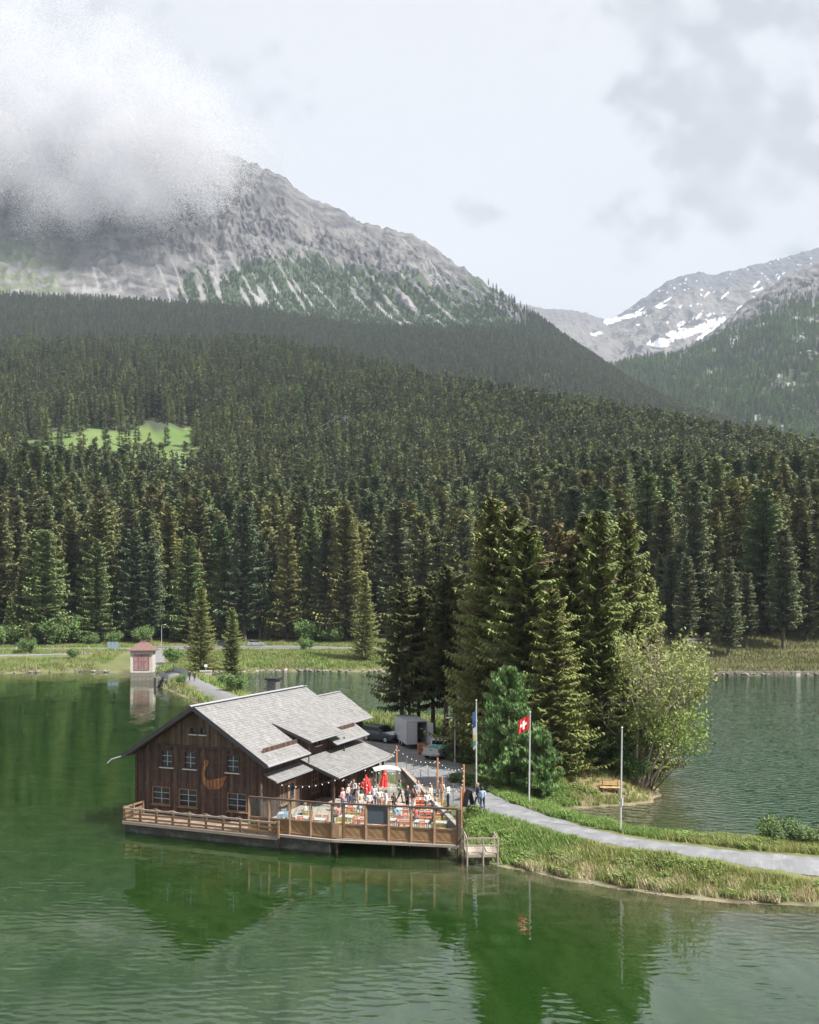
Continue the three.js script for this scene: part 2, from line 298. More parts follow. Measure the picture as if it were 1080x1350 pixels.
// ---------------------------------------------------------------- water
function rippleTex(seed, n, tile, lo, hi, waves, wind, spread, slope, patchy) {
  const R = rng(seed), list = [];
  for (let i = 0; i < waves; i++) { const L = lo * Math.pow(hi / lo, R()), a = wind + (R() + R() - 1) * spread, kx = Math.round(Math.cos(a) * tile / L), ky = Math.round(Math.sin(a) * tile / L); if (kx || ky) list.push([kx, ky, R() * 6.283, Math.pow(L / hi, 0.35)]); }
  const gx = new Float32Array(n * n), gy = new Float32Array(n * n);
  let sum = 0;
  for (const [kx, ky, ph, w] of list) {
    const k = Math.hypot(kx, ky); sum += w * w / 2;
    for (let j = 0; j < n; j++) for (let i = 0; i < n; i++) { const c = Math.cos(6.283185 * (kx * i + ky * j) / n + ph) * w; gx[j * n + i] += c * kx / k; gy[j * n + i] += c * ky / k; }
  }
  const s = slope / Math.sqrt(sum), data = new Float32Array(n * n * 4);
  for (let j = 0; j < n; j++) for (let i = 0; i < n; i++) {
    const o = j * n + i, tx = i / n * 6.283, tz = j / n * 6.283;
    const m = patchy ? mix(0.25, 1.35, ss(-0.4, 0.5, n3(Math.cos(tx) * 0.9 + Math.cos(tz) * 0.7, Math.sin(tx) * 0.9, Math.sin(tz) * 1.1) + 0.4 * n3(Math.cos(tx) * 2.4, Math.sin(tx) * 2.4 + Math.cos(tz) * 2.1, Math.sin(tz) * 2.4))) : 1;
    const x = -gx[o] * s * m, y = -gy[o] * s * m, l = 1 / Math.hypot(x, y, 1);
    data[o * 4] = x * l * 0.5 + 0.5; data[o * 4 + 1] = y * l * 0.5 + 0.5; data[o * 4 + 2] = l * 0.5 + 0.5; data[o * 4 + 3] = 1;
  }
  const t = new THREE.DataTexture(data, n, n, THREE.RGBAFormat, THREE.FloatType);
  t.wrapS = t.wrapT = THREE.RepeatWrapping; t.magFilter = THREE.LinearFilter; t.repeat.set(1 / tile, 1 / tile); t.needsUpdate = true; return t;
}
function waterSheet(label, outline, m) {
  const s = new THREE.Shape(outline.map(([x, z]) => new THREE.Vector2(x, -z))), g = new THREE.ShapeGeometry(s); g.rotateX(-Math.PI / 2);
  const o = part('lake_water', g, m); structure(o); tag(o, label);
  return o;
}
{
  const spine = [[-80, -300], [-62, -235], [-40, -176], [-29, -147], [-8, -104], [3, -84], [6, -72], [12, -62], [22, -58], [60, -56], [700, -54]];
  const calm = phys({ color: rgb(1, 1, 1), transmission: 1, thickness: 1, attenuationColor: rgb(0.785, 0.938, 0.765), attenuationDistance: 1.0, roughness: 0.02, ior: 1.8, normalMap: rippleTex(3, 1024, 33, 0.24, 0.9, 40, 1.45, 0.8, 0.016, true) });
  const windy = phys({ color: rgb(1, 1, 1), transmission: 1, thickness: 1, attenuationColor: rgb(0.74, 0.945, 0.875), attenuationDistance: 1.0, roughness: 0.06, ior: 1.75, normalMap: rippleTex(4, 1024, 43, 0.3, 1.1, 44, 1.45, 1.1, 0.15, false) });
  waterSheet('calm green lake water mirroring the chalet and the spruces', [[-700, -300], ...spine, [700, 80], [-700, 80]], calm);
  waterSheet('wind-ruffled turquoise lake water behind the causeway', [[700, -300], ...spine.slice().reverse()], windy);
}

// ---------------------------------------------------------------- paths and road
function ribbon(name, label, pts, m, lift = 0.03, n = 70, across = 6, flatY) { // pts: [x, z, width]
  const curve = new THREE.CatmullRomCurve3(pts.map(([x, z, w]) => new THREE.Vector3(x, w, z)), false, 'centripetal'), pos = [], uv = [], idx = [], k = across + 1;
  let len = 0, last;
  for (let i = 0; i <= n; i++) {
    const p = curve.getPoint(i / n), t = curve.getTangent(i / n); t.y = 0; t.normalize(); if (last) len += Math.hypot(p.x - last.x, p.z - last.z); last = p;
    for (let j = 0; j <= across; j++) { const e = (j / across - 0.5) * (p.y + (j === 0 || j === across ? 0.22 * n2(i * 0.9, j) : 0)), x = p.x - t.z * e, z = p.z + t.x * e; pos.push(x, (flatY ?? groundY(x, z)) + lift + (j === 0 || j === across ? -0.06 : 0), z); uv.push(e, len); }
    if (i) for (let j = 0; j < across; j++) { const a = (i - 1) * k + j; idx.push(a, a + 1, a + k, a + 1, a + k + 1, a + k); }
  }
  const g = new THREE.BufferGeometry(); g.setAttribute('position', new THREE.Float32BufferAttribute(pos, 3)); g.setAttribute('uv', new THREE.Float32BufferAttribute(uv, 2)); g.setIndex(idx); g.computeVertexNormals();
  const o = part(name, g, m); structure(o); tag(o, label); return o;
}
const py = (u, v, w) => { const p = P(u, v, PATH_Y); return [p[0], p[2], w]; };
ribbon('footpath', 'pale gravel footpath curving along the grassy causeway', [py(1600, 1139, 2.1), py(1250, 1140, 2.1), py(1080, 1136, 2.1), py(1000, 1130, 2.1), py(900, 1119, 2.1), py(820, 1108, 2.2), py(768, 1097, 2.3), py(700, 1078, 3.0), py(650, 1061, 3.2), py(610, 1043, 4.4), py(572, 1022, 6.6), py(545, 1004, 7.5)], M.gravel, 0.06, 120);
ribbon('parking_area', 'asphalt parking area between chalet and spruces', [py(556, 1010, 7.5), py(535, 995, 10.5), py(525, 985, 11.5), py(500, 972, 9.5), py(470, 960, 6), py(430, 951, 4)], M.asphalt, 0.075, 50, 10);
ribbon('dam_path', 'asphalt path running along the narrow dam to the road', [py(440, 953, 4), py(380, 938, 3.2), py(300, 918, 3), py(255, 897, 3.2), py(215, 881, 3.4), [-62, -232, 5], [-66, -252, 12]], M.asphalt, 0.06, 90);
ribbon('road', 'grey lakeside road in front of the spruce forest', [[-330, -252, 8], [-200, -252, 8], [-110, -253, 8.4], [-60, -255, 9.5], [-30, -257, 9], [0, -258, 8], [40, -258, 8], [80, -270, 8]], M.asphalt, 0.12, 140, 8);
ribbon('lay_by', 'asphalt lay-by beside the road under the forest', [[-75, -262, 2], [-55, -265, 7], [-38, -266, 8], [-22, -264, 2]], M.asphalt, 0.16, 30, 6);
ribbon('shore_track', 'narrow pale track along the shore below the road', [[-260, -233, 2], [-150, -233, 2], [-100, -234, 2.2], [-78, -238, 2.4]], M.gravel, 0.08, 60);
ribbon('trodden_trail', 'thin trodden trail crossing the meadow by the road', [[-46, -247, 1.2], [-41, -238, 1.2], [-34, -230, 1.3], [-22, -225, 1.2]], M.gravel, 0.07, 24, 4);

// ---------------------------------------------------------------- spruces
// kinds of twig triangles on drooping branches; tone goes into vertex colours
function spruceCrown(seed, o) {
  const R = rng(seed), p = [], c = [], { H, Rad, base, whorls, nb, nt, tw, ragged = 0.25, droop = 0.25, col, hang = 1, dry = 0, slim = 0.8, tipUp = 0.18, hole = 0 } = o;
  const tri = (a, b, d, k) => { p.push(...a, ...b, ...d); for (let i = 0; i < 3; i++) c.push(k[0], k[1], k[2]); };
  for (let w = 0; w < whorls; w++) {
    const f = Math.pow((w + R() * 0.7) / whorls, 0.92), y0 = base + (H * 0.985 - base) * f;
    let L0 = Rad * (0.97 * Math.pow(1 - f, slim) + 0.035) * (1 + ragged * (R() * 2 - 1)); if (f < 0.12) L0 *= 0.55 + 0.45 * f / 0.12;
    const n = Math.max(4, Math.round(nb * (0.6 + 0.4 * Math.sqrt(1 - f)))), a0 = R() * 6.28;
    for (let b = 0; b < n; b++) {
      if (R() < hole) continue;
      const an = a0 + (b + (R() - 0.5) * 0.7) / n * 6.283, L = L0 * (0.62 + 0.5 * R()), dx = Math.cos(an), dz = Math.sin(an), yb = y0 + (R() - 0.5) * (H - base) / whorls * 1.6;
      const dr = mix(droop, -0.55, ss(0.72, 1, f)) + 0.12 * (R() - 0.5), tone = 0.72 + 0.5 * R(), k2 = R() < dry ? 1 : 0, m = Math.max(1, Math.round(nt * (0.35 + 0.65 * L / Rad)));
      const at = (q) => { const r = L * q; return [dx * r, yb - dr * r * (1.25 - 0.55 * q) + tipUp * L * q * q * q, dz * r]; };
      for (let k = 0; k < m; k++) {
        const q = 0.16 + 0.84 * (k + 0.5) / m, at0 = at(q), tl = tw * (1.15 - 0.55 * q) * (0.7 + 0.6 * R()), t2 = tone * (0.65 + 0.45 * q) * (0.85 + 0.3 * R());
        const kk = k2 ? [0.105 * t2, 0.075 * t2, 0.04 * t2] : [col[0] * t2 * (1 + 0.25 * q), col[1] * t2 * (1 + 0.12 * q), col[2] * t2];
        const wd = tl * 0.3;
        for (const sgn of [-1, 1]) {
          const s = an + sgn * (0.75 + 0.5 * R()), ex = Math.cos(s) * tl, ez = Math.sin(s) * tl;
          tri([at0[0] - dx * wd, at0[1] + 0.02, at0[2] - dz * wd], [at0[0] + dx * wd, at0[1] + 0.02, at0[2] + dz * wd], [at0[0] + ex, at0[1] - tl * (0.1 + 0.45 * R()), at0[2] + ez], kk);
        }
        for (let h = 0; h < hang; h++) { const s = an + 1.57 * (R() - 0.5); tri([at0[0] - dx * wd, at0[1], at0[2] - dz * wd], [at0[0] + dx * wd, at0[1], at0[2] + dz * wd], [at0[0] + Math.cos(s) * tl * 0.35, at0[1] - tl * (0.6 + 0.5 * R()), at0[2] + Math.sin(s) * tl * 0.35], kk); }
      }
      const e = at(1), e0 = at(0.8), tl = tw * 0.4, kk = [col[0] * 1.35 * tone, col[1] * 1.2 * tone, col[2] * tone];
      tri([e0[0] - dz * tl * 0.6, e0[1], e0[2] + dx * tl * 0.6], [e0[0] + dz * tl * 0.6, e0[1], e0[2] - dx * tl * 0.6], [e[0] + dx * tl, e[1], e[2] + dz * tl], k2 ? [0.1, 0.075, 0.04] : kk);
    }
  }
  for (let i = 0; i < 4; i++) { const a = i * 1.57; tri([Math.cos(a) * 0.12, H * 0.955, Math.sin(a) * 0.12], [Math.cos(a + 1.57) * 0.12, H * 0.955, Math.sin(a + 1.57) * 0.12], [0, H, 0], col); }
  const g = new THREE.BufferGeometry(); g.setAttribute('position', new THREE.Float32BufferAttribute(p, 3)); g.setAttribute('color', new THREE.Float32BufferAttribute(c, 3)); return g;
}
function trunkGeo(H, r, seg = 7, lean = 0) {
  const m = new MB(), n = 6; for (let i = 0; i < n; i++) { const a = i / n, b = (i + 1) / n, rr = (f) => r * (1 - 0.93 * f) * (1 + 0.5 * Math.exp(-f * 26)); m.cyl([lean * H * a * a, a * H * 0.97, 0], [lean * H * b * b, b * H * 0.97, 0], rr(a), rr(b), seg, false); }
  return m.geometry();
}
const SPRUCE = [0.158, 0.186, 0.084], SPRUCE_DARK = [0.122, 0.156, 0.080], SPRUCE_LIGHT = [0.105, 0.150, 0.050];
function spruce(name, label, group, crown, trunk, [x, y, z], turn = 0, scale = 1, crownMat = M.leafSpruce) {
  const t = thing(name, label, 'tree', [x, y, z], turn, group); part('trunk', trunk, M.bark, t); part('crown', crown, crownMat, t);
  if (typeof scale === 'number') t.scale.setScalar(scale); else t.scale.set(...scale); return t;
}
function skirtCrown(seed, { H, Rad, base, layers, teeth, col, slim = 0.7, shag = 0.3 }) { // a distant spruce: tiers of drooping branch fans
  const R = rng(seed), p = [], c = [], tri = (a, b, d, k) => { p.push(...a, ...b, ...d); for (let i = 0; i < 3; i++) c.push(...k); };
  for (let l = 0; l < layers; l++) {
    const f = l / layers, y = base + (H - base) * f, r = Rad * (Math.pow(1 - f, slim) * (1 - shag * 0.5 + shag * R()) + 0.03) * (l === 0 ? 0.7 : 1), drop = (H - base) / layers * (1.5 + 0.6 * R()), n = Math.max(5, Math.round(teeth * (0.55 + 0.45 * (1 - f)))), a0 = R() * 6.28;
    for (let k = 0; k < n; k++) {
      const a = a0 + (k + 0.4 * (R() - 0.5)) / n * 6.283, w = 3.6 / n, rr = r * (0.72 + 0.5 * R()), ri = r * 0.16, t = 0.7 + 0.6 * R(), kk = [col[0] * t * (0.9 + 0.2 * R()), col[1] * t, col[2] * t], yi = y + drop * 0.62 + 0.3 * R(), yo = y - drop * (0.15 + 0.35 * R());
      const at = (g, q, yy) => [Math.cos(g) * q, yy, Math.sin(g) * q], tip = at(a, rr, yo), m0 = at(a - w * 0.55, rr * 0.62, mix(yi, yo, 0.55)), m1 = at(a + w * 0.55, rr * 0.62, mix(yi, yo, 0.55)), i0 = at(a - w * 0.4, ri, yi), i1 = at(a + w * 0.4, ri, yi);
      tri(i0, m0, m1, kk); tri(i0, m1, i1, kk); tri(m0, tip, m1, kk.map((x) => x * 1.18));
    }
  }
  tri([-0.25, H * 0.94, 0.15], [0.25, H * 0.94, 0.15], [0, H, 0], col); tri([0, H * 0.94, -0.25], [0.1, H * 0.94, 0.25], [0, H, 0], col);
  const g = new THREE.BufferGeometry(); g.setAttribute('position', new THREE.Float32BufferAttribute(p, 3)); g.setAttribute('color', new THREE.Float32BufferAttribute(c, 3)); return g;
}
const join = (a, b) => { const g = new THREE.BufferGeometry(); for (const k of ['position', 'color']) { const x = a.attributes[k].array, y = b.attributes[k].array, z = new Float32Array(x.length + y.length); z.set(x); z.set(y, x.length); g.setAttribute(k, new THREE.BufferAttribute(z, 3)); } return g; };
// unit spruces (H metres) for the wood
const WOOD = [0, 1, 2, 3, 4].map((i) => { const H = 30, t = { H, crown: spruceCrown(100 + i, { H, Rad: [5.2, 4.5, 5.6, 4.1, 4.9][i], base: [1.5, 4, 2, 6, 1.2][i], whorls: 44, nb: 9, nt: 7, tw: 1.2, hang: 1, col: [SPRUCE, SPRUCE_DARK, SPRUCE, SPRUCE_DARK, SPRUCE][i], ragged: 0.3, droop: 0.34, slim: [0.46, 0.42, 0.55, 0.4, 0.6][i], dry: 0.03 }), trunk: trunkGeo(H, 0.34) }; return t; });
const YOUNG = [0, 1].map((i) => ({ H: 12, crown: spruceCrown(140 + i, { H: 12, Rad: 2.5 + 0.4 * i, base: 0.3, whorls: 24, nb: 8, nt: 5, tw: 0.8, col: SPRUCE_LIGHT, ragged: 0.22, droop: 0.2, slim: 0.85 }), trunk: trunkGeo(12, 0.17) }));
const FAR = [0, 1, 2].map((i) => spruceCrown(160 + i, { H: 22, Rad: [4.4, 3.7, 4.8][i], base: 0.5, whorls: 20, nb: 7, nt: 4, tw: 1.35, col: [SPRUCE_DARK, SPRUCE_DARK, SPRUCE][i], ragged: 0.3, droop: 0.5, slim: [0.6, 0.52, 0.68][i], hang: 1 }));
const crownTint = (k) => k;
function woodCopies(name, label, geo, mat, list, colored) { // list: [x, y, z, scale, turn, r, g, b]
  const o = new THREE.InstancedMesh(geo, mat, list.length), m = new THREE.Matrix4(), q = new THREE.Quaternion(), up = new THREE.Vector3(0, 1, 0), c = new THREE.Color();
  list.forEach(([x, y, z, s, t, r = 1, g = 1, b = 1, wide = 1], i) => { m.compose(new THREE.Vector3(x, y, z), q.setFromAxisAngle(up, t), new THREE.Vector3(s * wide, s, s * wide)); o.setMatrixAt(i, m); if (colored) o.setColorAt(i, c.setRGB(r, g, b)); });
  o.name = numbered(name); o.castShadow = o.receiveShadow = true; scene.add(o); return tag(o, label, 'trees', null, 'stuff');
}

// ---------------------------------------------------------------- the forest behind the road: the nearest 300 one by one
{
  const R = rng(900), spots = [], cell = new Map(), key = (x, z) => Math.round(x / 8.4) + ',' + Math.round(z / 8.4);
  const meadow = (x, z) => false;
  for (let tries = 0; tries < 26000; tries++) {
    const d = 214 + 330 * Math.pow(R(), 0.9), x = (R() * 2 - 1) * (d * 0.47 + 25), z = -d, right = ss(20, 75, x);
    const start = mix(288 - 16 * ss(-60, -110, x), 244, right);
    if (d < start + 5 * n2(x * 0.05, 3) || (d < start + 26 && R() > mix(0.45, 0.22, right))) continue;
    if (x < 45 && x > -35 && d < 300 && R() < 0.5) continue;
    const k = key(x, z); if (cell.has(k)) continue; cell.set(k, 1);
    spots.push([x, z, d, right, d - start]);
  }
  spots.sort((a, b) => a[4] - b[4]);
  const seen = (s) => { const u = 540 + F * s[0] / s[2]; return u > -40 && u < 1120; };
  const woodTone = [[1, 1, 1], [1.25, 1.18, 0.95], [0.75, 0.88, 0.95], [0.92, 1.12, 0.95], [1.1, 1.0, 0.85]].map((t) => std({ vertexColors: true, roughness: 0.75, color: rgb(...t) }));
  let made = 0; const rest = WOOD.map(() => []);
  for (const s of spots) {
    const [x, z, d, right] = s, y = groundY(x, z) - 0.15, i = R() * 5 | 0, edge = ss(40, 8, d - mix(285, 244, right)), H = mix(30 + 13 * R(), 18 + 12 * R(), edge * (R() < 0.35 ? 1 : 0)), sc = H / 30, wide = (0.92 + 0.5 * R()), t = R() * 6.28;
    if (made < 300 && seen(s)) {
      const label = right > 0.5 ? 'spruce standing on the brown slope of the far shore behind the stone edge' : 'tall dark spruce at the front of the forest behind the lakeside road';
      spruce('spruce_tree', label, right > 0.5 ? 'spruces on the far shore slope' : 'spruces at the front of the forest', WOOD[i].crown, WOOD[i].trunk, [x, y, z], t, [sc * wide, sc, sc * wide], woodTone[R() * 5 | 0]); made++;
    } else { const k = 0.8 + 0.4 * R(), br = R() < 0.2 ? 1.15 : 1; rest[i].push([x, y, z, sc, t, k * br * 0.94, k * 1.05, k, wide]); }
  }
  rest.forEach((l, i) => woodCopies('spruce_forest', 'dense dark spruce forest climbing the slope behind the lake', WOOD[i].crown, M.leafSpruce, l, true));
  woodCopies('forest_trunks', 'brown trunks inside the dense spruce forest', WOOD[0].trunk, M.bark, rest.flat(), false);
}

// ---------------------------------------------------------------- hills and mountains (bearing u of the photo, distance d)
function terrain(name, label, u0, u1, nu, nr, at, color, jitter = true) {
  const pos = [], col = [], idx = [];
  for (let j = 0; j <= nr; j++) for (let i = 0; i <= nu; i++) { const q = at(mix(u0, u1, i / nu), j / nr); pos.push(q[0], q[1], q[2]); col.push(...color(mix(u0, u1, i / nu), j / nr, q)); }
  for (let j = 0; j < nr; j++) for (let i = 0; i < nu; i++) { const a = j * (nu + 1) + i; idx.push(a, a + 1, a + nu + 1, a + 1, a + nu + 2, a + nu + 1); }
  const g = new THREE.BufferGeometry(); g.setAttribute('position', new THREE.Float32BufferAttribute(pos, 3)); g.setAttribute('color', new THREE.Float32BufferAttribute(col, 3)); g.setIndex(idx); g.computeVertexNormals();
  const o = part(name, g, std({ vertexColors: true, roughness: 0.95 })); structure(o); tag(o, label); return o;
}
const farTrees = [[], [], []];
function plant(n, seed, pick, at, accept, size, tone) {
  const R = rng(seed);
  for (let k = 0; k < n; k++) { const [u, f] = pick(R), q = at(u, f); if (!accept(u, f, q, R)) continue; const s = size(u, f, R), t = tone(u, f, R, q); farTrees[R() * 3 | 0].push([q[0], q[1] - 1, q[2], s / 22, R() * 6.28, t[0], t[1], t[2], 0.85 + 0.35 * R()]); }
}
const FLOOR = [0.050, 0.060, 0.034], y0n = (f) => f * 9;
{ // the near wooded hillside with the green clearing
  const T = [[-300, 455, 1350], [0, 463, 1320], [370, 466, 1280], [500, 503, 1060], [620, 533, 900], [750, 560, 760], [900, 596, 660], [1000, 618, 610], [1150, 645, 580], [1400, 660, 570]];
  const at = (u, f) => {
    const [vc, dc] = lerpTable(T, u), d0 = 500, y0 = 62 + 8 * ss(250, -50, u);
    let d, y; const yc = EYE + (HORIZON - vc) / F * dc;
    if (f <= 0.9) { const k = f / 0.9; d = mix(d0, dc, k); y = mix(y0, yc, Math.pow(k, 1.06)); y += (6 + 0.012 * d) * fbm(u * 0.006 * d / 900, d * 0.006, 3) * Math.sin(Math.PI * Math.min(1, k * 1.02)); }
    else { const k = (f - 0.9) / 0.1; d = dc + 160 * k; y = yc - 70 * k; }
    return [(u - 540) / F * d, y, -d];
  };
  const clearing = (u, f, q) => { const v = HORIZON - (q[1] - EYE) / -q[2] * F; return v > 566 + 12 * ss(120, 40, u) + 8 * n2(u * 0.03, 2) && v < 640 && u > 30 && u < 262 + 10 * n2(v * 0.1, 1); };
  terrain('hillside', 'near wooded hillside with a bright green clearing', -300, 1400, 240, 70, at, (u, f, q) => { const n = fbm(q[0] * 0.02, q[2] * 0.02, 3); if (clearing(u, f, q)) return mix3([0.085, 0.150, 0.030], [0.130, 0.175, 0.050], clamp(0.5 + 1.4 * n + 1.2 * fbm(q[0] * 0.09, q[2] * 0.09, 3))); const v = HORIZON - (q[1] - EYE) / -q[2] * F; return u > 520 && u < 660 && v > 590 && n > 0.05 ? [0.24, 0.23, 0.14] : FLOOR; });
  plant(11500, 41, (R) => [-160 + 1400 * R(), 0.9 * Math.pow(R(), 0.75)], at, (u, f, q, R) => !clearing(u, f, q) || R() < 0.035, (u, f, R) => 20 + 11 * R(), (u, f, R) => { const k = 0.6 + 0.8 * R(); return R() < 0.15 ? [1.25 * k, 1.2 * k, 0.9 * k] : R() < 0.02 ? [1.3 * k, 1.6 * k, 0.9 * k] : [k, k, k * 0.95]; });
}
// the big mountain, left: forest below, rock above
const CREST = [[-400, 250, 3200], [-150, 215, 3200], [0, 200, 3200], [100, 185, 3200], [200, 178, 3200], [300, 200, 3150], [350, 222, 3120], [378, 236, 3100], [392, 250, 3090], [410, 262, 3080], [440, 271, 3060], [462, 284, 3040], [480, 294, 3020], [520, 303, 2990], [548, 310, 2960], [566, 322, 2930], [600, 347, 2880], [640, 372, 2800], [672, 392, 2700], [700, 414, 2560], [740, 447, 2330], [790, 482, 2080], [830, 510, 1880], [880, 538, 1700], [950, 564, 1560], [1010, 584, 1450], [1080, 606, 1380], [1300, 650, 1300]];
const TREELINE = [[-400, 390, 2150], [0, 396, 2150], [200, 404, 2150], [330, 414, 2150], [450, 434, 2120], [560, 441, 2080], [640, 443, 2040], [690, 440, 2200], [730, 446, 2280], [790, 484, 2060], [830, 512, 1860], [880, 540, 1690], [950, 566, 1550], [1010, 586, 1440], [1080, 608, 1370], [1300, 652, 1290]];
function mountainAt(u, f) {
  const [vc, dc] = lerpTable(CREST, u), [vt, dt] = lerpTable(TREELINE, u), d0 = Math.min(1150, dt - 60), yb = EYE + (HORIZON - Math.max(600, vt + 30)) / F * d0, yt = EYE + (HORIZON - vt) / F * dt, yc = EYE + (HORIZON - vc) / F * dc;
  let d, y, x;
  if (f < 0.3) { const k = f / 0.3; d = mix(d0, dt, k); y = mix(yb, yt, k); x = (u - 540) / F * d; y += 14 * fbm(x * 0.004, d * 0.004, 3) * Math.sin(Math.PI * k); }
  else if (f <= 0.93) {
    const k = (f - 0.3) / 0.63; d = mix(dt, dc, Math.pow(k, 0.93)); y = mix(yt, yc, Math.pow(k, 1.1)); x = (u - 540) / F * d;
    const w = Math.sin(Math.PI * Math.min(1, k * 0.97)) * ss(0, 150, yc - yt) , bend = 60 * fbm(x * 0.003, d * 0.003, 2);
    const gully = ridged((x + bend + (d - dt) * 0.25) * 0.0085, d * 0.0018, 4) - 0.62, crag = ridged(x * 0.027 + 4, (y + bend + 0.4 * x) * 0.030, 5) - 0.6, ledge = fbm(x * 0.004, (y + 0.35 * x + bend) * 0.022, 3);
    y += w * (56 * gully + 13 * crag * ss(0.1, 0.5, k) + 22 * ledge);
    d -= w * 24 * crag * ss(0.15, 0.5, k);
    y += ss(0.8, 1, k) * ss(0, 150, yc - yt) * 13 * fbm(x * 0.02, 7, 4);
    x = (u - 540) / F * d;
  } else { const k = (f - 0.93) / 0.07; d = dc + 300 * k; y = yc - 220 * k; x = (u - 540) / F * d; }
  return [x, y, -d];
}
const scrub = (u, v, x, y) => { // dwarf pine between the scree chutes
  const chute = ridged((x + 0.55 * y) * 0.011, y * 0.0014, 3);
  return (v > 362 - 26 * Math.exp(-(((u - 390) / 90) ** 2)) + 18 * fbm(u * 0.03, v * 0.05, 3)) && u > 235 && u < 720 && chute < 0.70 + 0.16 * ss(395, 445, v) - 0.13 * ss(440, 520, u) - 0.12 * ss(320, 250, u);
};
terrain('mountain', 'grey rocky mountain with pale scree chutes above the forest', -400, 1300, 900, 300, mountainAt, (u, f, q) => {
  const v = HORIZON - (q[1] - EYE) / -q[2] * F, x = q[0], y = q[1];
  if (f < 0.29 || u > 715 + 20 * n2(y0n(f), u * 0.05)) return FLOOR;
  const bend = 60 * fbm(x * 0.003, q[2] * 0.003, 2), strata = fbm(x * 0.0035, (y + 0.35 * x + bend) * 0.03, 4), blotch = fbm(x * 0.012, y * 0.016, 5), grit = fbm(x * 0.07 + 2, (y + 0.3 * x) * 0.11, 3);
  let c = mix3([0.046, 0.046, 0.052], [0.132, 0.125, 0.120], clamp(0.40 + 1.5 * strata + 0.6 * blotch + 0.5 * grit));
  const chute = ridged((x + 0.55 * y) * 0.011, y * 0.0014, 3), low = ss(280, 385, v);
  c = mix3(c, [0.215, 0.21, 0.205], clamp(low * ss(0.60, 0.78, chute + 0.10 * blotch) * 1.0 + 0.45 * ss(250, 420, v) * ss(-0.1, 0.4, blotch)) * ss(720, 640, u));
  c = mix3(c, [0.130, 0.115, 0.104], 0.4 * ss(0.1, 0.5, fbm(x * 0.006 + 3, y * 0.008, 3)));
  if (u < 130) c = mix3(c, [0.098, 0.118, 0.055], 0.85 * ss(110, 40, u + 50 * blotch) * ss(300, 330, v) * ss(0.4, -0.1, blotch));
  if (v > 330 && u > 560) c = mix3(c, [0.075, 0.08, 0.09], 0.5 * ss(560, 640, u));
  if (scrub(u, v, x, y)) return mix3([0.028, 0.044, 0.024], [0.05, 0.07, 0.034], clamp(0.5 + 2 * fbm(x * 0.05, y * 0.05, 2)));
  const snow = n2((x + 0.4 * y) * 0.02, y * 0.004); if (u < 240 && v > 355 && v < 392 && snow > 0.97) return [0.8, 0.82, 0.85];
  return c;
});
plant(24000, 42, (R) => [-160 + 1360 * R(), 0.3 * Math.sqrt(R())], mountainAt, () => true, (u, f, R) => 18 + 10 * R(), (u, f, R) => { const k = 0.7 + 0.5 * R(); return R() < 0.08 ? [1.2 * k, 1.3 * k, k] : [k, k, k]; });
plant(9000, 43, (R) => [400 + 800 * R(), 0.3 + 0.64 * R()], mountainAt, (u, f, q, R) => u > 690 + 30 * R() || (u > 640 && f > 0.5 && R() < 0.3), (u, f, R) => 15 + 9 * R(), (u, f, R) => { const k = 0.65 + 0.4 * R(); return [k, k, k]; });
plant(14000, 44, (R) => [230 + 500 * R(), 0.3 + 0.32 * R()], mountainAt, (u, f, q, R) => { const v = HORIZON - (q[1] - EYE) / -q[2] * F; return scrub(u, v, q[0], q[1]); }, (u, f, R) => 5 + 7 * R(), (u, f, R) => { const k = 0.8 + 0.5 * R(); return [k * 0.9, k * 1.2, k]; });

// the wooded hill with a rocky shoulder, right
const RIGHT = [[690, 520, 2600], [770, 492, 2600], [800, 478, 2650], [850, 470, 2700], [880, 468, 2800], [910, 455, 2900], [940, 436, 3000], [965, 415, 3050], [985, 398, 3100], [1005, 384, 3150], [1040, 362, 3200], [1080, 347, 3250], [1150, 330, 3300], [1400, 280, 3400]];
const RIGHT_TREES = [[690, 522, 2590], [770, 494, 2590], [850, 472, 2690], [900, 470, 2640], [950, 446, 2700], [1000, 424, 2720], [1040, 402, 2750], [1080, 396, 2750], [1400, 370, 2800]];
function rightAt(u, f) {
  const [vc, dc] = lerpTable(RIGHT, u), [vt, dt] = lerpTable(RIGHT_TREES, u), d0 = 1500, yb = EYE + (HORIZON - 640) / F * d0, yt = EYE + (HORIZON - vt) / F * dt, yc = EYE + (HORIZON - vc) / F * dc;
  let d, y, x;
  if (f < 0.6) { const k = f / 0.6; d = mix(d0, dt, k); y = mix(yb, yt, Math.pow(k, 0.95)); x = (u - 540) / F * d; const w = Math.sin(Math.PI * k); y += w * (40 * (ridged(x * 0.004 + 2, d * 0.003, 3) - 0.6)); }
  else if (f <= 0.93) { const k = (f - 0.6) / 0.33; d = mix(dt, dc, k); y = mix(yt, yc, k); x = (u - 540) / F * d; const w = Math.sin(Math.PI * Math.min(1, k * 0.96)) * ss(0, 120, yc - yt); y += w * 60 * (ridged(x * 0.012, d * 0.006, 4) - 0.6) + ss(0.7, 1, k) * ss(0, 120, yc - yt) * 8 * fbm(x * 0.025, 3, 3); }
  else { const k = (f - 0.93) / 0.07; d = dc + 300 * k; y = yc - 200 * k; }
  return [(u - 540) / F * d, y, -d];
}
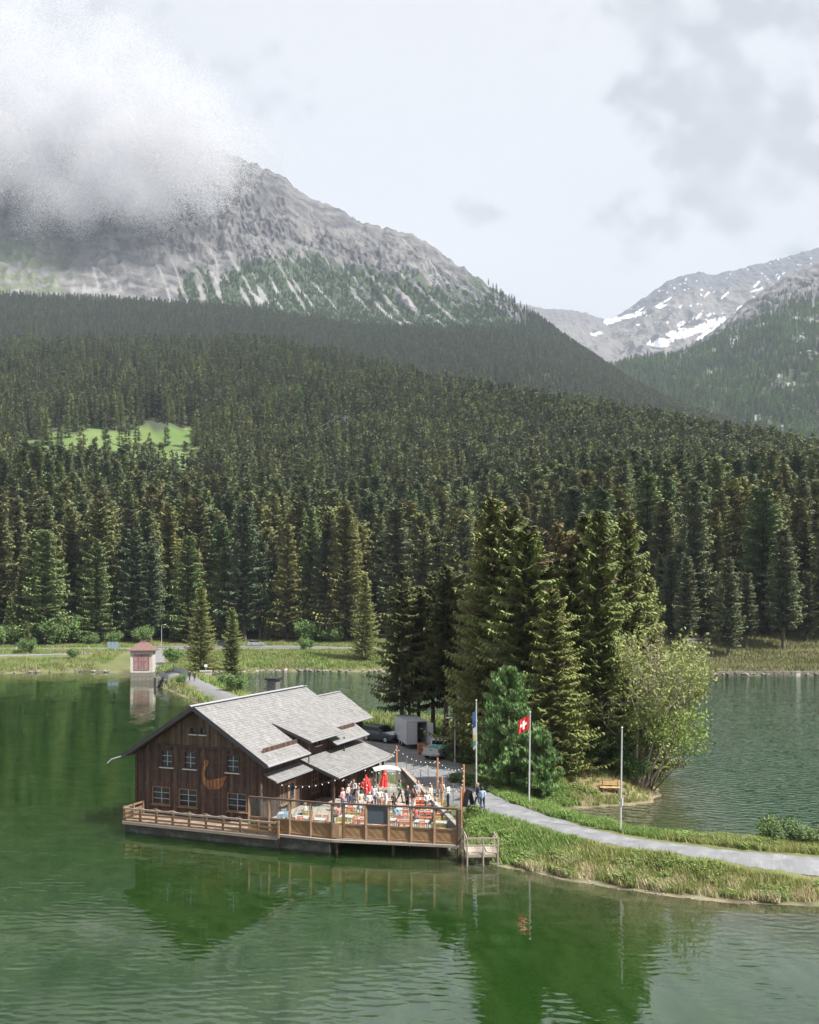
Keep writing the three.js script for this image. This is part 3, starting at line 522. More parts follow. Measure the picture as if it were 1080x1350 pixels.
terrain('wooded_hill', 'wooded hill with a grey rocky shoulder beside the high valley', 690, 1400, 340, 160, rightAt, (u, f, q) => {
  const b = fbm(q[0] * 0.012, q[1] * 0.014, 5), v = HORIZON - (q[1] - EYE) / -q[2] * F;
  if (f > 0.58) return mix3([0.062, 0.062, 0.068], [0.165, 0.158, 0.156], clamp(0.5 + 1.1 * b));
  return mix3([0.045, 0.058, 0.032], [0.26, 0.25, 0.25], ss(0.22, 0.36, b) * ss(880, 960, u));
});
plant(17000, 45, (R) => [700 + 520 * R(), 0.6 * R()], rightAt, (u, f, q, R) => fbm(q[0] * 0.012, q[1] * 0.014, 5) < 0.24 || u < 890 || R() < 0.25, (u, f, R) => 13 + 10 * R(), (u, f, R, q) => { const k = 0.8 + 0.5 * R(), l = ss(-0.1, 0.3, fbm(q[0] * 0.006, q[1] * 0.006, 3)); return R() < 0.25 + 0.4 * l ? [1.3 * k, 1.75 * k, 1.15 * k] : [k, k * 1.05, k]; });
plant(1500, 46, (R) => [880 + 330 * R(), 0.6 + 0.15 * R()], rightAt, (u, f, q, R) => R() < 0.5, (u, f, R) => 9 + 8 * R(), (u, f, R) => { const k = 0.8 + 0.4 * R(); return [k, k * 1.2, k]; });

// the far mountain with the snow bowl
const BACK = [[600, 395, 6200], [690, 400, 6200], [720, 407, 6200], [752, 408, 6200], [775, 413, 6200], [790, 419, 6200], [806, 421, 6300], [830, 406, 6400], [858, 386, 6400], [880, 370, 6400], [905, 361, 6400], [922, 358, 6400], [940, 362, 6400], [975, 354, 6400], [1020, 343, 6400], [1060, 331, 6400], [1080, 325, 6400], [1400, 270, 6400]];
function backAt(u, f) {
  const [vc, dc] = lerpTable(BACK, u), d0 = 3900, yb = EYE + (HORIZON - 478) / F * d0, yc = EYE + (HORIZON - vc) / F * dc;
  let d, y, x;
  if (f <= 0.93) { const k = f / 0.93; d = mix(d0, dc, Math.pow(k, 0.9)); x = (u - 540) / F * d; y = mix(yb, yc, Math.pow(k, 1.25)); const w = Math.sin(Math.PI * Math.min(1, k * 0.97)); y += w * (110 * (ridged(x * 0.0032, d * 0.0016, 4) - 0.6)) + ss(0.6, 0.95, k) * 60 * (ridged(x * 0.011, y * 0.011, 4) - 0.6) * w + ss(0.85, 1, k) * 14 * fbm(x * 0.012, 9, 3); }
  else { const k = (f - 0.93) / 0.07; d = dc + 500 * k; y = yc - 300 * k; }
  return [(u - 540) / F * d, y, -d];
}
terrain('snowy_mountain', 'far brown mountain bowl streaked with old snow', 600, 1400, 520, 260, backAt, (u, f, q) => {
  const v = HORIZON - (q[1] - EYE) / -q[2] * F, b = fbm(q[0] * 0.005, q[1] * 0.007, 5), n = fbm(u * 0.02, v * 0.05, 4);
  let c = mix3([0.094, 0.083, 0.078], [0.138, 0.125, 0.116], clamp(0.5 + b));
  c = mix3(c, [0.058, 0.055, 0.063], ss(0.70, 0.86, f + 0.10 * b) * 0.9);
  if (u < 800) c = mix3(c, [0.11, 0.10, 0.095], 0.5);
  // snow lies in the chutes of the bowl, running down to the left
  const lines = [[1010, 392, 862, 452, 8], [1000, 372, 920, 448, 3.5], [985, 378, 935, 415, 3], [960, 385, 895, 428, 3], [935, 385, 880, 425, 2.4], [885, 392, 812, 421, 3.6], [850, 404, 800, 424, 3.2], [905, 380, 868, 405, 1.8], [1035, 358, 990, 385, 3], [945, 445, 905, 462, 4], [860, 415, 840, 428, 1.6], [800, 428, 780, 441, 2.4]];
  for (const [ax, ay, bx, by, w] of lines) { const ex = bx - ax, ey = by - ay, t = clamp(((u - ax) * ex + (v - ay) * ey) / (ex * ex + ey * ey)), cx = ax + ex * t, cy = ay + ey * t + 5 * Math.sin(t * 3.1); if (Math.hypot(u - cx, (v - cy) * 1.3) < w * 0.55 * (0.55 + 0.9 * t) * (1 + 2.2 * n) * (n2(u * 0.11, v * 0.13) > -0.55 ? 1 : 0.2)) return [0.82, 0.84, 0.88]; }
  if (f > 0.35 && n2(u * 0.16 + v * 0.1, v * 0.12) + 0.5 * n2(u * 0.4, v * 0.4) > 1.0 && u > 800 && v < 425) return [0.8, 0.82, 0.86];
  return c;
});
farTrees.forEach((l, i) => woodCopies('mountain_forest', 'distant spruce forest covering the mountain slopes', FAR[i], M.leafSpruce, l, true));

// ---------------------------------------------------------------- the cloud on the summit: droplets clumped in drifting puffs
{
  const R = rng(61), puff = new MB(), N = 1200;
  for (let k = 0; k < N; k++) {
    let x, y, z; do { x = R() * 2 - 1; y = R() * 2 - 1; z = R() * 2 - 1; } while (x * x + y * y + z * z > 1);
    const s = 0.011 + 0.011 * R(), a = new THREE.Vector3(R() - 0.5, R() - 0.5, R() - 0.5).normalize(), b = new THREE.Vector3(R() - 0.5, R() - 0.5, R() - 0.5).cross(a).normalize();
    puff.tri([x + a.x * s, y + a.y * s, z + a.z * s], [x - (a.x - b.x) * s * 0.6, y - (a.y - b.y) * s * 0.6, z - (a.z - b.z) * s * 0.6], [x - (a.x + b.x) * s * 0.6, y - (a.y + b.y) * s * 0.6, z - (a.z + b.z) * s * 0.6]);
  }
  const list = [];
  for (let k = 0; k < 90000 && list.length < 3000; k++) {
    const u = -260 + 680 * R(), top = -60 + 230 * ss(120, 390, u) , low = lerpTable([[-260, 300], [0, 296], [60, 290], [120, 303], [200, 306], [250, 292], [290, 272], [330, 258], [360, 246], [390, 232]], u)[0];
    const v = mix(top, low, Math.pow(R(), 0.6)), n = fbm(u * 0.012, v * 0.014, 5), edge = ss(-10, 160, low - v + 85 * n) * ss(420, 170, u + 80 * n) * ss(0, 120, v - top) * mix(0.3, 1, ss(40, 200, v));
    if (R() > edge * (0.45 + 1.1 * Math.max(-0.3, n + 0.2))) continue;
    const d = 2350 + 420 * R(), q = D(u, v, d); list.push([q[0], q[1], q[2], 26 + 44 * R(), R() * 6.28]);
  }
  const o = woodCopies('cloud', 'grey-white cloud wrapped round the mountain summit', puff.geometry(), phys({ color: rgb(0.76, 0.76, 0.78), roughness: 1, transmission: 0.5, thickness: 0, specularIntensity: 0 }), list, false);
  o.userData.category = 'cloud';
}
scene.fog = new THREE.FogExp2(new THREE.Color().setRGB(0.74, 0.86, 1.0), 0.00007);

// ---------------------------------------------------------------- trees of the island and the shore
const on = (u, v, y = PATH_Y) => { const p = P(u, v, y); return [p[0], groundY(p[0], p[2]) - 0.08, p[2]]; };
const foot = (x, z, sink = 0.08) => [x, groundY(x, z) - sink, z];
const BIG = [0, 1, 2].map((i) => ({ H: 25, crown: spruceCrown(200 + i, { H: 25, Rad: [6.4, 5.4, 5.8][i], base: [0.6, 0.8, 1.2][i], whorls: 52, nb: 10, nt: 13, tw: 0.8, col: [[0.165, 0.200, 0.062], [0.142, 0.188, 0.062], [0.155, 0.192, 0.068]][i], ragged: 0.3, droop: 0.42, slim: [0.62, 0.6, 0.55][i], dry: 0.05, tipUp: 0.22, hang: 1 }), trunk: trunkGeo(25, 0.42, 9) }));
const BARE = [0, 1].map((i) => ({ H: 19, crown: spruceCrown(220 + i, { H: 19, Rad: [3.3, 2.9][i], base: [4.2, 6][i], whorls: 34, nb: 8, nt: 9, tw: 0.75, col: [0.095, 0.115, 0.042], ragged: 0.4, droop: 0.36, slim: 0.55, dry: 0.06, hole: 0.1 }), trunk: trunkGeo(19, 0.27, 8) }));
const DRYING = { H: 24, crown: spruceCrown(230, { H: 24, Rad: 3.6, base: 2, whorls: 40, nb: 7, nt: 9, tw: 0.8, col: [0.19, 0.165, 0.075], ragged: 0.5, droop: 0.5, slim: 0.42, dry: 0.3, hole: 0.32, tipUp: 0.25 }), trunk: trunkGeo(24, 0.33, 8, 0.03) };
const big = (k, kind, label, u, v, topV, wide = 1, turn = 0, group) => { const p = on(u, v), d = -p[2], H = (v - topV) / F * d, s = H / kind.H; return spruce('spruce_tree', label, group, kind.crown, kind.trunk, p, turn, [s * wide, s, s * wide]); };
const CLUMP = 'broad olive green spruces on the island behind the flagpoles';
big(0, BIG[0], 'tallest broad spruce in the middle of the island clump', 648, 998, 652, 0.88, 0.4);
big(0, BIG[1], 'tall dense spruce crowding the tallest one behind the flag', 694, 1012, 690, 1.3, 1.9);
big(0, BIG[2], 'broad spruce beside the street lamp at the clump edge', 634, 984, 708, 0.75, 3.1);
big(0, BIG[0], 'shorter olive spruce with low skirts behind the Swiss flag', 728, 1022, 772, 1.1, 4.2);
big(0, BIG[2], 'tall spruce behind the leafing birch on the spit', 826, 1004, 662, 0.86, 5.0);
big(0, BIG[1], 'spruce with a thick dark trunk by the bench', 790, 1012, 668, 0.95, 0.9);
big(0, BIG[0], 'spruce at the water side of the spit', 856, 1000, 735, 0.7, 2.6);
big(0, BIG[2], 'hindmost spruce of the island clump', 668, 985, 672, 0.95, 1.2);
for (const [i, u, v, top, w] of [[2, 674, 1002, 668, 1.05], [0, 708, 1004, 730, 1.15], [2, 752, 1010, 735, 1.15], [1, 776, 1006, 712, 1.05], [1, 680, 992, 684, 1.1], [0, 712, 990, 716, 1.05], [2, 745, 992, 700, 1], [1, 772, 990, 676, 0.95], [0, 808, 992, 690, 0.9], [2, 632, 976, 735, 0.75]]) big(0, BIG[i], 'spruce filling the back of the island clump', u, v, top, w, u, 'spruces at the back of the island clump');
{ const p = on(757, 1006), s = (1006 - 694) / F * -p[2] / 24, t = spruce('spruce_tree', 'drying brownish spruce with a bare pale trunk showing', null, DRYING.crown, DRYING.trunk, p, 0.8, [s, s, s]); t.children[0].material = M.barkPale; }
{ const p = on(735, 998), s = (998 - 682) / F * -p[2] / 24; spruce('spruce_tree', 'thin half-dry spruce next to the drying brown one', null, DRYING.crown, DRYING.trunk, p, 3.6, [s * 0.85, s, s * 0.85]); }
for (const [i, u, v, top, w] of [[0, 530, 976, 752, 1.1], [1, 552, 974, 768, 1], [0, 571, 972, 752, 0.95], [1, 588, 978, 742, 1.05], [1, 540, 966, 780, 0.9], [0, 600, 970, 730, 0.95]]) big(0, BARE[i], 'dark spruce with bare lower trunk behind the trailer', u, v, top, w, u, 'bare-trunked spruces behind the trailer');

// spruces standing alone at the far shore
for (const [k, u, v, top, w, label] of [[0, 265, 888, 772, 0.9, 'yellow-green spruce beside the dam path, nearest the boathouse tower'], [1, 306, 887, 786, 0.95, 'greyer spruce right next to the yellow-green one by the dam'], [0, 481, 874, 758, 0.8, 'lone spruce on the meadow by the road, half bare on one side']]) {
  const p = on(u, v, 1.3), s = (v - top) / F * -p[2] / 25; spruce('spruce_tree', label, null, BIG[k].crown, BIG[k].trunk, p, u, [s * w, s, s * w]);
}
for (const [u, v, H, k, z] of [[960, 872, 24, 1], [984, 870, 19, 3], [1033, 870, 30, 3], [1064, 868, 18, 1], [948, 868, 17, 4], [1008, 866, 20, 0], [905, 868, 22, 1]]) { const p = on(u, v, 1.6), s = H / 30; spruce('spruce_tree', 'spruce rooted close to the stone edge of the far shore', 'spruces at the far stone edge', WOOD[k].crown, WOOD[k].trunk, p, u, [s * 1.15, s, s * 1.15]); }
{ // young light green spruces at the edge of the forest
  const R = rng(910);
  for (const [u, d, H] of [[14, 268, 15], [36, 272, 12], [60, 276, 14], [100, 274, 9], [112, 277, 15], [128, 280, 17], [152, 282, 19], [36, 262, 7], [180, 284, 14], [245, 286, 9], [355, 288, 12], [398, 288, 17], [432, 289, 13], [75, 268, 6]]) {
    const x = (u - 540) / F * d, k = R() * 2 | 0, s = H / 12; spruce('young_spruce', 'young light green spruce at the foot of the forest', 'young spruces along the forest edge', YOUNG[k].crown, YOUNG[k].trunk, foot(x, -d, 0.15), R() * 6, [s * 0.95, s, s * 0.95]);
  }
}

// leafy growth: leaves on forking limbs
function leafTree(seed, o) {
  const R = rng(seed), wood = new MB(), leaf = new MB(), { limbs, H, spread, leaves, size, col, clump = 0.5, lean = [0, 0], up = 0.55, depth = 3, r0 = 0.09, from = 0.3 } = o;
  const put = (x, y, z) => {
    const a = new THREE.Vector3(R() - 0.5, R() - 0.5, R() - 0.5).normalize(), b = new THREE.Vector3(R() - 0.5, R() - 0.5, R() - 0.5).cross(a).normalize(), s = size * (0.6 + 0.8 * R()), k = 0.65 + 0.7 * R(), w = 0.42;
    leaf.col = [col[0] * k * (1 + 0.3 * (R() - 0.5)), col[1] * k, col[2] * k];
    const q = (i, j) => [x + a.x * i * s + b.x * j * s, y + a.y * i * s + b.y * j * s, z + a.z * i * s + b.z * j * s];
    leaf.tri(q(-1, 0), q(0, w), q(1, 0)); leaf.tri(q(-1, 0), q(1, 0), q(0, -w));
  };
  const tips = [];
  const grow = (p, dir, len, r, lv) => {
    const n = 3; let a = p.clone(), dd = dir.clone();
    for (let i = 0; i < n; i++) { dd.add(new THREE.Vector3(R() - 0.5, (R() - 0.4) * 0.6, R() - 0.5).multiplyScalar(0.3)).normalize(); const b = a.clone().addScaledVector(dd, len / n), ra = r * (1 - 0.28 * i), rb = r * (1 - 0.28 * (i + 1)); wood.cyl(a.toArray(), b.toArray(), ra, rb, lv > 1 ? 6 : 4, false); a = b; if (lv <= 1 || (lv === 2 && i > 0)) tips.push(a.clone()); }
    if (lv > 0) { const k = 3 + (R() * 2 | 0); for (let i = 0; i < k; i++) { const d2 = dd.clone().add(new THREE.Vector3(R() - 0.5, (R() - 0.5) * 0.8 + up * 0.3, R() - 0.5).multiplyScalar(1.5)).normalize(); grow(a.clone().addScaledVector(dd, -len * 0.35 * R()), d2, len * (0.5 + 0.25 * R()), r * 0.5, lv - 1); } }
  };
  for (let i = 0; i < limbs; i++) { const an = i / limbs * 6.28 + R(), d0 = new THREE.Vector3(Math.cos(an) * spread + lean[0], 1, Math.sin(an) * spread + lean[1]).normalize(); grow(new THREE.Vector3(Math.cos(an) * 0.15 * limbs * 0.3, 0, Math.sin(an) * 0.15 * limbs * 0.3), d0, H * (0.36 + 0.16 * R()), r0 * (0.7 + 0.6 * R()), depth); }
  const high = tips.filter((t) => t.y > H * from);
  if (leaves) for (let i = 0; i < leaves; i++) { const t = high[R() * high.length | 0]; const g = () => (R() + R() + R() - 1.5) * clump; put(t.x + g(), t.y + g(), t.z + g()); }
  return { wood: wood.geometry(), leaf: leaves ? leaf.geometry(true) : null };
}
function leafy(name, label, g, p, turn = 0, scale = 1, group, bark = M.bark, category = 'tree') {
  const t = thing(name, label, category, p, turn, group); part(category === 'tree' ? 'trunk' : 'stems', g.wood, bark, t); if (g.leaf) part(category === 'tree' ? 'crown' : 'foliage', g.leaf, M.leaf, t);
  if (typeof scale === 'number') t.scale.setScalar(scale); else t.scale.set(...scale); return t;
}
{ // the leafing trees on the spit
  const birch = leafTree(301, { limbs: 4, H: 10.5, spread: 0.30, leaves: 4000, size: 0.14, col: [0.25, 0.28, 0.075], clump: 0.62, lean: [0.34, 0.0], depth: 3, r0: 0.12, from: 0.34 });
  leafy('leafing_tree', 'leaning tree with sparse fresh yellow-green leaves at the water', birch, on(846, 1030, 0.9), 0, 1.3, null, M.barkPale);
  const willow = leafTree(302, { limbs: 5, H: 7.5, spread: 0.42, leaves: 3600, size: 0.16, col: [0.20, 0.27, 0.05], clump: 0.7, lean: [0.45, 0.1], depth: 3, r0: 0.09, from: 0.35 });
  leafy('leafing_tree', 'lower bushy tree with yellow-green leaves hanging over the bay', willow, on(858, 1034, 0.7), 0.3, 1.0);
  const pale = leafTree(303, { limbs: 3, H: 11, spread: 0.2, leaves: 3000, size: 0.13, col: [0.24, 0.235, 0.10], clump: 0.6, lean: [0.16, 0], depth: 3, r0: 0.11, from: 0.4 });
  leafy('leafing_tree', 'slender tree with pale bare limbs and few leaves', pale, on(838, 1018, 1.2), 1.2, 1.15, null, M.barkPale);
  const dead = leafTree(304, { limbs: 1, H: 8.6, spread: 0, leaves: 0, depth: 3, r0: 0.10, lean: [-0.03, 0], up: 0 });
  leafy('dead_tree', 'bare grey dead tree behind the tall white pole', dead, on(820, 1022, 1.2), 0, 1.15, null, M.barkPale);
  const bush = leafTree(305, { limbs: 7, H: 3.2, spread: 0.5, leaves: 5200, size: 0.13, col: [0.075, 0.16, 0.035], clump: 0.45, depth: 2, r0: 0.035, from: 0.05 });
  leafy('shrub', 'dense bright green shrub behind the bench', bush, on(808, 1022, 1.1), 0, [1.3, 1.25, 1.2], null, M.bark, 'shrub');
  leafy('shrub', 'low green shrub under the leaning tree on the spit', bush, on(832, 1030, 1.0), 2, [0.8, 0.75, 0.8], null, M.bark, 'shrub');
  const shoreBush = leafTree(306, { limbs: 8, H: 2.0, spread: 0.6, leaves: 3000, size: 0.10, col: [0.12, 0.19, 0.05], clump: 0.34, depth: 2, r0: 0.025, from: 0.02 });
  leafy('shrub', 'rounded pale green shrub on the far side of the causeway path', shoreBush, on(1026, 1119, 0.9), 0, 1.05, null, M.bark, 'shrub');
  leafy('shrub', 'low wide green shrub beside the rounded one on the causeway', shoreBush, on(1068, 1124, 0.9), 2, [1.0, 0.7, 1.0], null, M.bark, 'shrub');
  const farBush = leafTree(307, { limbs: 7, H: 4.5, spread: 0.6, leaves: 2600, size: 0.24, col: [0.13, 0.22, 0.05], clump: 0.7, depth: 2, r0: 0.05, from: 0.03 });
  for (const [u, v, s, label] of [[36, 872, 0.85, 'round bright green bush at the water edge below the road'], [97, 875, 0.62, 'small green bush with bare twigs near the shore bench'], [229, 878, 0.95, 'broad grey-green bush between road and dam path'], [404, 870, 0.75, 'dark green bush on the meadow shore'], [238, 902, 0.45, 'low yellow-green bush at the foot of the small tower'], [312, 914, 0.75, 'light green willow bush on the dam behind the chalet roof'], [298, 905, 0.6, 'thin light green bush on the dam bank']])
    leafy('shrub', label, farBush, on(u, v, 1.0), u, s, null, M.bark, 'shrub');
  for (const [u, d, s, k] of [[50, 272, 1.9], [72, 268, 1.6], [92, 274, 1.8], [8, 266, 1.5], [405, 283, 1.5], [428, 286, 1.3], [188, 276, 1.2], [150, 272, 0.9], [120, 270, 0.8], [440, 281, 1.1], [920, 262, 1.5], [905, 258, 1.2], [1020, 270, 1.4], [936, 268, 1.3]]) { const x = (u - 540) / F * d; leafy('forest_edge_shrub', 'fresh green deciduous shrub in front of the dark forest', farBush, foot(x, -d, 0.1), u, [s, s * 1.05, s], 'deciduous shrubs along the forest edge', M.bark, 'shrub'); }
}
{ // stone pines: limbs that end in upright brushes of needles
  const R = rng(320), brush = (leaf, p, s, k) => { for (let i = 0; i < 9; i++) { const a = R() * 6.28, t = 0.25 + 0.6 * R(), d = [Math.cos(a) * t, 0.55 + 0.5 * R(), Math.sin(a) * t], w = 0.075 * s; leaf.col = [0.125 * k * (0.8 + 0.5 * R()), 0.215 * k * (0.8 + 0.5 * R()), 0.072 * k]; leaf.tri([p[0] - Math.sin(a) * w, p[1], p[2] + Math.cos(a) * w], [p[0] + Math.sin(a) * w, p[1], p[2] - Math.cos(a) * w], [p[0] + d[0] * s, p[1] + d[1] * s, p[2] + d[2] * s]); } };
  const make = (H, Rad, n) => {
    const wood = new MB(), leaf = new MB();
    for (let i = 0; i < n; i++) {
      const f = Math.pow((i + R()) / n, 0.85), y = 0.4 + (H - 0.7) * f, an = R() * 6.28, L = Rad * Math.pow(1 - f, 0.55) * (0.4 + 0.75 * R()) * (f < 0.1 ? 0.8 : 1) + 0.25, rise = 0.15 + 0.4 * f;
      wood.cyl([0, y - 0.2, 0], [Math.cos(an) * L * 0.9, y + L * rise * 0.5, Math.sin(an) * L * 0.9], 0.035, 0.015, 4, false);
      const tone = 0.7 + 0.6 * R();
      for (let k = 0; k < 24; k++) { const q = 0.3 + 0.7 * R(), off = 0.42 * (R() - 0.5) * (1 + L * 0.3); brush(leaf, [Math.cos(an) * L * q - Math.sin(an) * off * L * 0.5, y + L * rise * q * q + (R() - 0.5) * 0.4, Math.sin(an) * L * q + Math.cos(an) * off * L * 0.5], 0.42, tone * (0.6 + 0.5 * q)); }
    }
    wood.cyl([0, -0.1, 0], [0, H * 0.95, 0], 0.2, 0.03, 7, false);
    for (let k = 0; k < 6; k++) brush(leaf, [0, H - 0.5 + k * 0.06, 0], 0.5, 1.1);
    return { wood: wood.geometry(), leaf: leaf.geometry(true) };
  };
  const pine = make(9.6, 3.1, 210), p = on(670, 1040);
  const t = thing('stone_pine', 'bright blue-green stone pine with brush-like tufts beside the path', 'tree', p); part('trunk', pine.wood, M.bark, t); part('crown', pine.leaf, M.leafSpruce, t);
  const low = make(5.6, 2.1, 110), t2 = thing('stone_pine', 'smaller olive pine right behind the Swiss flagpole', 'tree', on(712, 1046)); part('trunk', low.wood, M.bark, t2); part('crown', low.leaf, M.leafSpruce, t2);
  const hedge = leafTree(330, { limbs: 9, H: 1.0, spread: 0.9, leaves: 2400, size: 0.09, col: [0.10, 0.17, 0.045], clump: 0.3, depth: 1, r0: 0.02, from: 0.02 });
  for (const [u, v, s, label] of [[610, 1030, 0.9, 'low bright green shrub by the path near the terrace poles'], [623, 1034, 0.85, 'low green shrub at the foot of the banner pole'], [640, 1042, 0.75, 'ground-hugging shrub below the stone pine'], [612, 1004, 1.1, 'dark shrub in the shade behind the street lamp']]) leafy('shrub', label, hedge, on(u, v), u, [s * 1.5, s, s * 1.2], null, M.bark, 'shrub');
}

// ---------------------------------------------------------------- grass, herbs, reeds and stones (uncountable)
{
  const R = rng(400), tuft = (n, h, w, sp) => { const m = new MB(); for (let i = 0; i < n; i++) { const a = R() * 6.28, r = sp * Math.sqrt(R()), x = Math.cos(a) * r, z = Math.sin(a) * r, b = R() * 6.28, hh = h * (0.55 + 0.6 * R()), k = 0.75 + 0.5 * R(), ln = hh * (0.2 + 0.5 * R()), c = R() * 6.28; m.col = [k, k, k]; m.tri([x - Math.cos(b) * w, 0, z - Math.sin(b) * w], [x + Math.cos(b) * w, 0, z + Math.sin(b) * w], [x + Math.cos(c) * ln, hh, z + Math.sin(c) * ln]); } return m.geometry(true); };
  const near = tuft(16, 0.30, 0.022, 0.22), herb = (() => { const m = new MB(); for (let i = 0; i < 22; i++) { const a = R() * 6.28, r = 0.25 * Math.sqrt(R()), x = Math.cos(a) * r, z = Math.sin(a) * r, y = 0.05 + 0.3 * R() * (1 - r), s = 0.05 + 0.05 * R(), b = R() * 6.28, k = 0.7 + 0.6 * R(); m.col = [k, k, k]; m.tri([x, y, z], [x + Math.cos(b) * s, y + 0.03, z + Math.sin(b) * s], [x + Math.cos(b + 1) * s * 1.4, y + 0.06 * R(), z + Math.sin(b + 1) * s * 1.4]); m.tri([x, y, z], [x + Math.cos(b + 3) * s, y + 0.03, z + Math.sin(b + 3) * s], [x + Math.cos(b + 4) * s * 1.4, y + 0.05 * R(), z + Math.sin(b + 4) * s * 1.4]); } return m.geometry(true); })();
  const reed = tuft(14, 1.0, 0.012, 0.25), meadow = tuft(14, 0.6, 0.06, 0.7);
  const A = [], B = [], C = [], Q = [];
  const paths = [[1080, 1136], [1000, 1130], [900, 1119], [820, 1108], [768, 1097], [700, 1078], [650, 1061], [612, 1042], [575, 1022]].map(([u, v]) => P(u, v, PATH_Y));
  paths.unshift(P(1250, 1140, PATH_Y));
  const offPath = (x, z) => { let m = 99; for (let i = 1; i < paths.length; i++) { const a = paths[i - 1], b = paths[i], ex = b[0] - a[0], ez = b[2] - a[2], t = clamp(((x - a[0]) * ex + (z - a[2]) * ez) / (ex * ex + ez * ez)); m = Math.min(m, Math.hypot(x - a[0] - ex * t, z - a[2] - ez * t)); } return m; };
  for (let k = 0; k < 300000 && A.length < 44000; k++) {
    const x = -2 + 46 * R(), z = -46 - 46 * R(), y = groundY(x, z); if (y < 0.12 || offPath(x, z) < 1.55 + 0.25 * R()) continue;
    if (x < 4.2 + (-z - 60) * -0.19 || (z < -61 && x < 3.6 + (-z - 61) * 0.10 && x < 6) || z < -84 && x < 8) continue;
    const [bx, , bz] = P(800, 1030, 1.0); if (Math.hypot((x - bx) / 5.5, (z - bz) / 4.0) < 0.95 && R() < 0.93) continue;
    const n = fbm(x * 0.5, z * 0.5, 3), q = fbm(x * 0.22 + 8, z * 0.22, 3), back = z < -58 - 0.12 * x && offPath(x, z) < 9;
    const dry = ss(-0.2, 0.3, n) * (back ? 0.3 : 1) * ss(0.9, 0.3, y), k2 = 0.8 + 0.4 * R(), s = 0.7 + 0.6 * R() + 0.5 * ss(0.1, 0.4, q);
    const c = mix3(back ? [0.15, 0.25, 0.05] : [0.235, 0.265, 0.075], [0.46, 0.40, 0.23], clamp(dry + (R() < 0.12 ? 0.6 : 0)));
    A.push([x, y - 0.02, z, s, R() * 6.28, c[0] * k2, c[1] * k2, c[2] * k2]);
    if (q > 0.12 && R() < 0.35) { const h = R(); B.push([x, y, z, 0.6 + 0.6 * R() * (1 + q), R() * 6.28, 0.13 + 0.08 * h, 0.215 + 0.09 * h, 0.05 + 0.02 * h]); }
    if (y < 0.5 && x > 24 && R() < 0.05) Q.push([x, y - 0.05, z, 0.6 + 0.6 * R(), R() * 6.28, 0.24, 0.26, 0.12]);
  }
  for (let k = 0; k < 90000; k++) { // far meadow and dam
    const x = -150 + 260 * R(), z = -104 - 186 * R(), y = groundY(x, z); if (y < 0.25) continue;
    if (z > -200) { const t = (-z - 104) / 100, c = -8 - 46 * t; if (x > 5 || Math.abs(x - mix(-7, -53, clamp((-z - 100) / 105))) < 2.3) continue; }
    if (z < -246 && z > -262 && x < 60) continue; if (z < -230 && z > -236 && x < -78) continue; if (Math.abs(z + 264) < 6 && x > -75 && x < -20) continue; if (x > -72 && x < -56 && z < -205) continue;
    const n = fbm(x * 0.06, z * 0.06, 3), c = mix3([0.145, 0.215, 0.045], [0.23, 0.235, 0.09], clamp(0.4 + 1.2 * n)), k2 = 0.75 + 0.5 * R(), brown = x > 45 ? 0.55 : 0; const cc = mix3(c, [0.19, 0.155, 0.085], brown);
    C.push([x, y - 0.05, z, 0.8 + 0.8 * R(), R() * 6.28, cc[0] * k2, cc[1] * k2, cc[2] * k2]);
  }
  woodCopies('grass', 'grass covering the causeway banks, dry and green in patches', near, M.leafSpruce, A, true).userData.category = 'grass';
  woodCopies('herbs', 'broad-leaved green herbs among the bank grass', herb, M.leafSpruce, B, true).userData.category = 'herbs';
  woodCopies('reeds', 'thin pale reeds at the water edge of the bank', reed, M.leafSpruce, Q, true).userData.category = 'reeds';
  woodCopies('meadow_grass', 'meadow grass along the far shore and the dam', meadow, M.leafSpruce, C, true).userData.category = 'grass';
  const rock = new THREE.IcosahedronGeometry(1, 1); { const p = rock.attributes.position; for (let i = 0; i < p.count; i++) { const k = 0.8 + 0.35 * n3(p.getX(i) * 1.3, p.getY(i) * 1.3, p.getZ(i) * 1.3); p.setXYZ(i, p.getX(i) * k * 1.2, p.getY(i) * k * 0.8, p.getZ(i) * k); } rock.computeVertexNormals(); }
  const S = [];
  const along = (a, b, n, s, jit) => { for (let i = 0; i < n; i++) { const t = R(), x = mix(a[0], b[0], t) + (R() - 0.5) * jit, z0 = mix(a[1], b[1], t); let z = z0 + 6; while (sd(MAINLAND, x, z) < 0.3 && z > -240) z -= 0.5; const k = 0.3 + 0.45 * R() * R(); S.push([x, 0.1 + 0.25 * R(), z + (R() - 0.5) * 1.2, s * (0.5 + 0.8 * R()), R() * 6, k * 1.2, k * 1.15, k * 1.05]); } };
  along([-44, -216], [12, -214], 90, 0.55, 1); along([50, -206], [110, -206], 120, 0.4, 0.5); along([-130, -212], [-66, -212], 60, 0.4, 2);
  for (let k = 0; k < 2600; k++) { const x = 4 + 42 * R(), z = -46 - 24 * R(), y = groundY(x, z); if (y > -0.12 && y < 0.2) { const q = 0.45 + 0.4 * R(); S.push([x, y, z, 0.05 + 0.11 * R() * R(), R() * 6, q, q * 0.9, q * 0.75]); } }
  woodCopies('shore_stones', 'pale stones lying along the lake shores', rock, std({ color: rgb(0.36, 0.345, 0.32), roughness: 0.95 }), S, true).userData.category = 'stones';
  const b = new THREE.Mesh(rock, M.stone); b.name = 'boulder'; b.scale.set(3.4, 1.5, 2); const q = [(912 - 540) / F * 240, 0, -240]; b.position.set(q[0], groundY(q[0], q[2]) + 0.5, q[2]); scene.add(b); tag(b, 'large whitish boulder on the brown slope of the far shore', 'boulder');
}

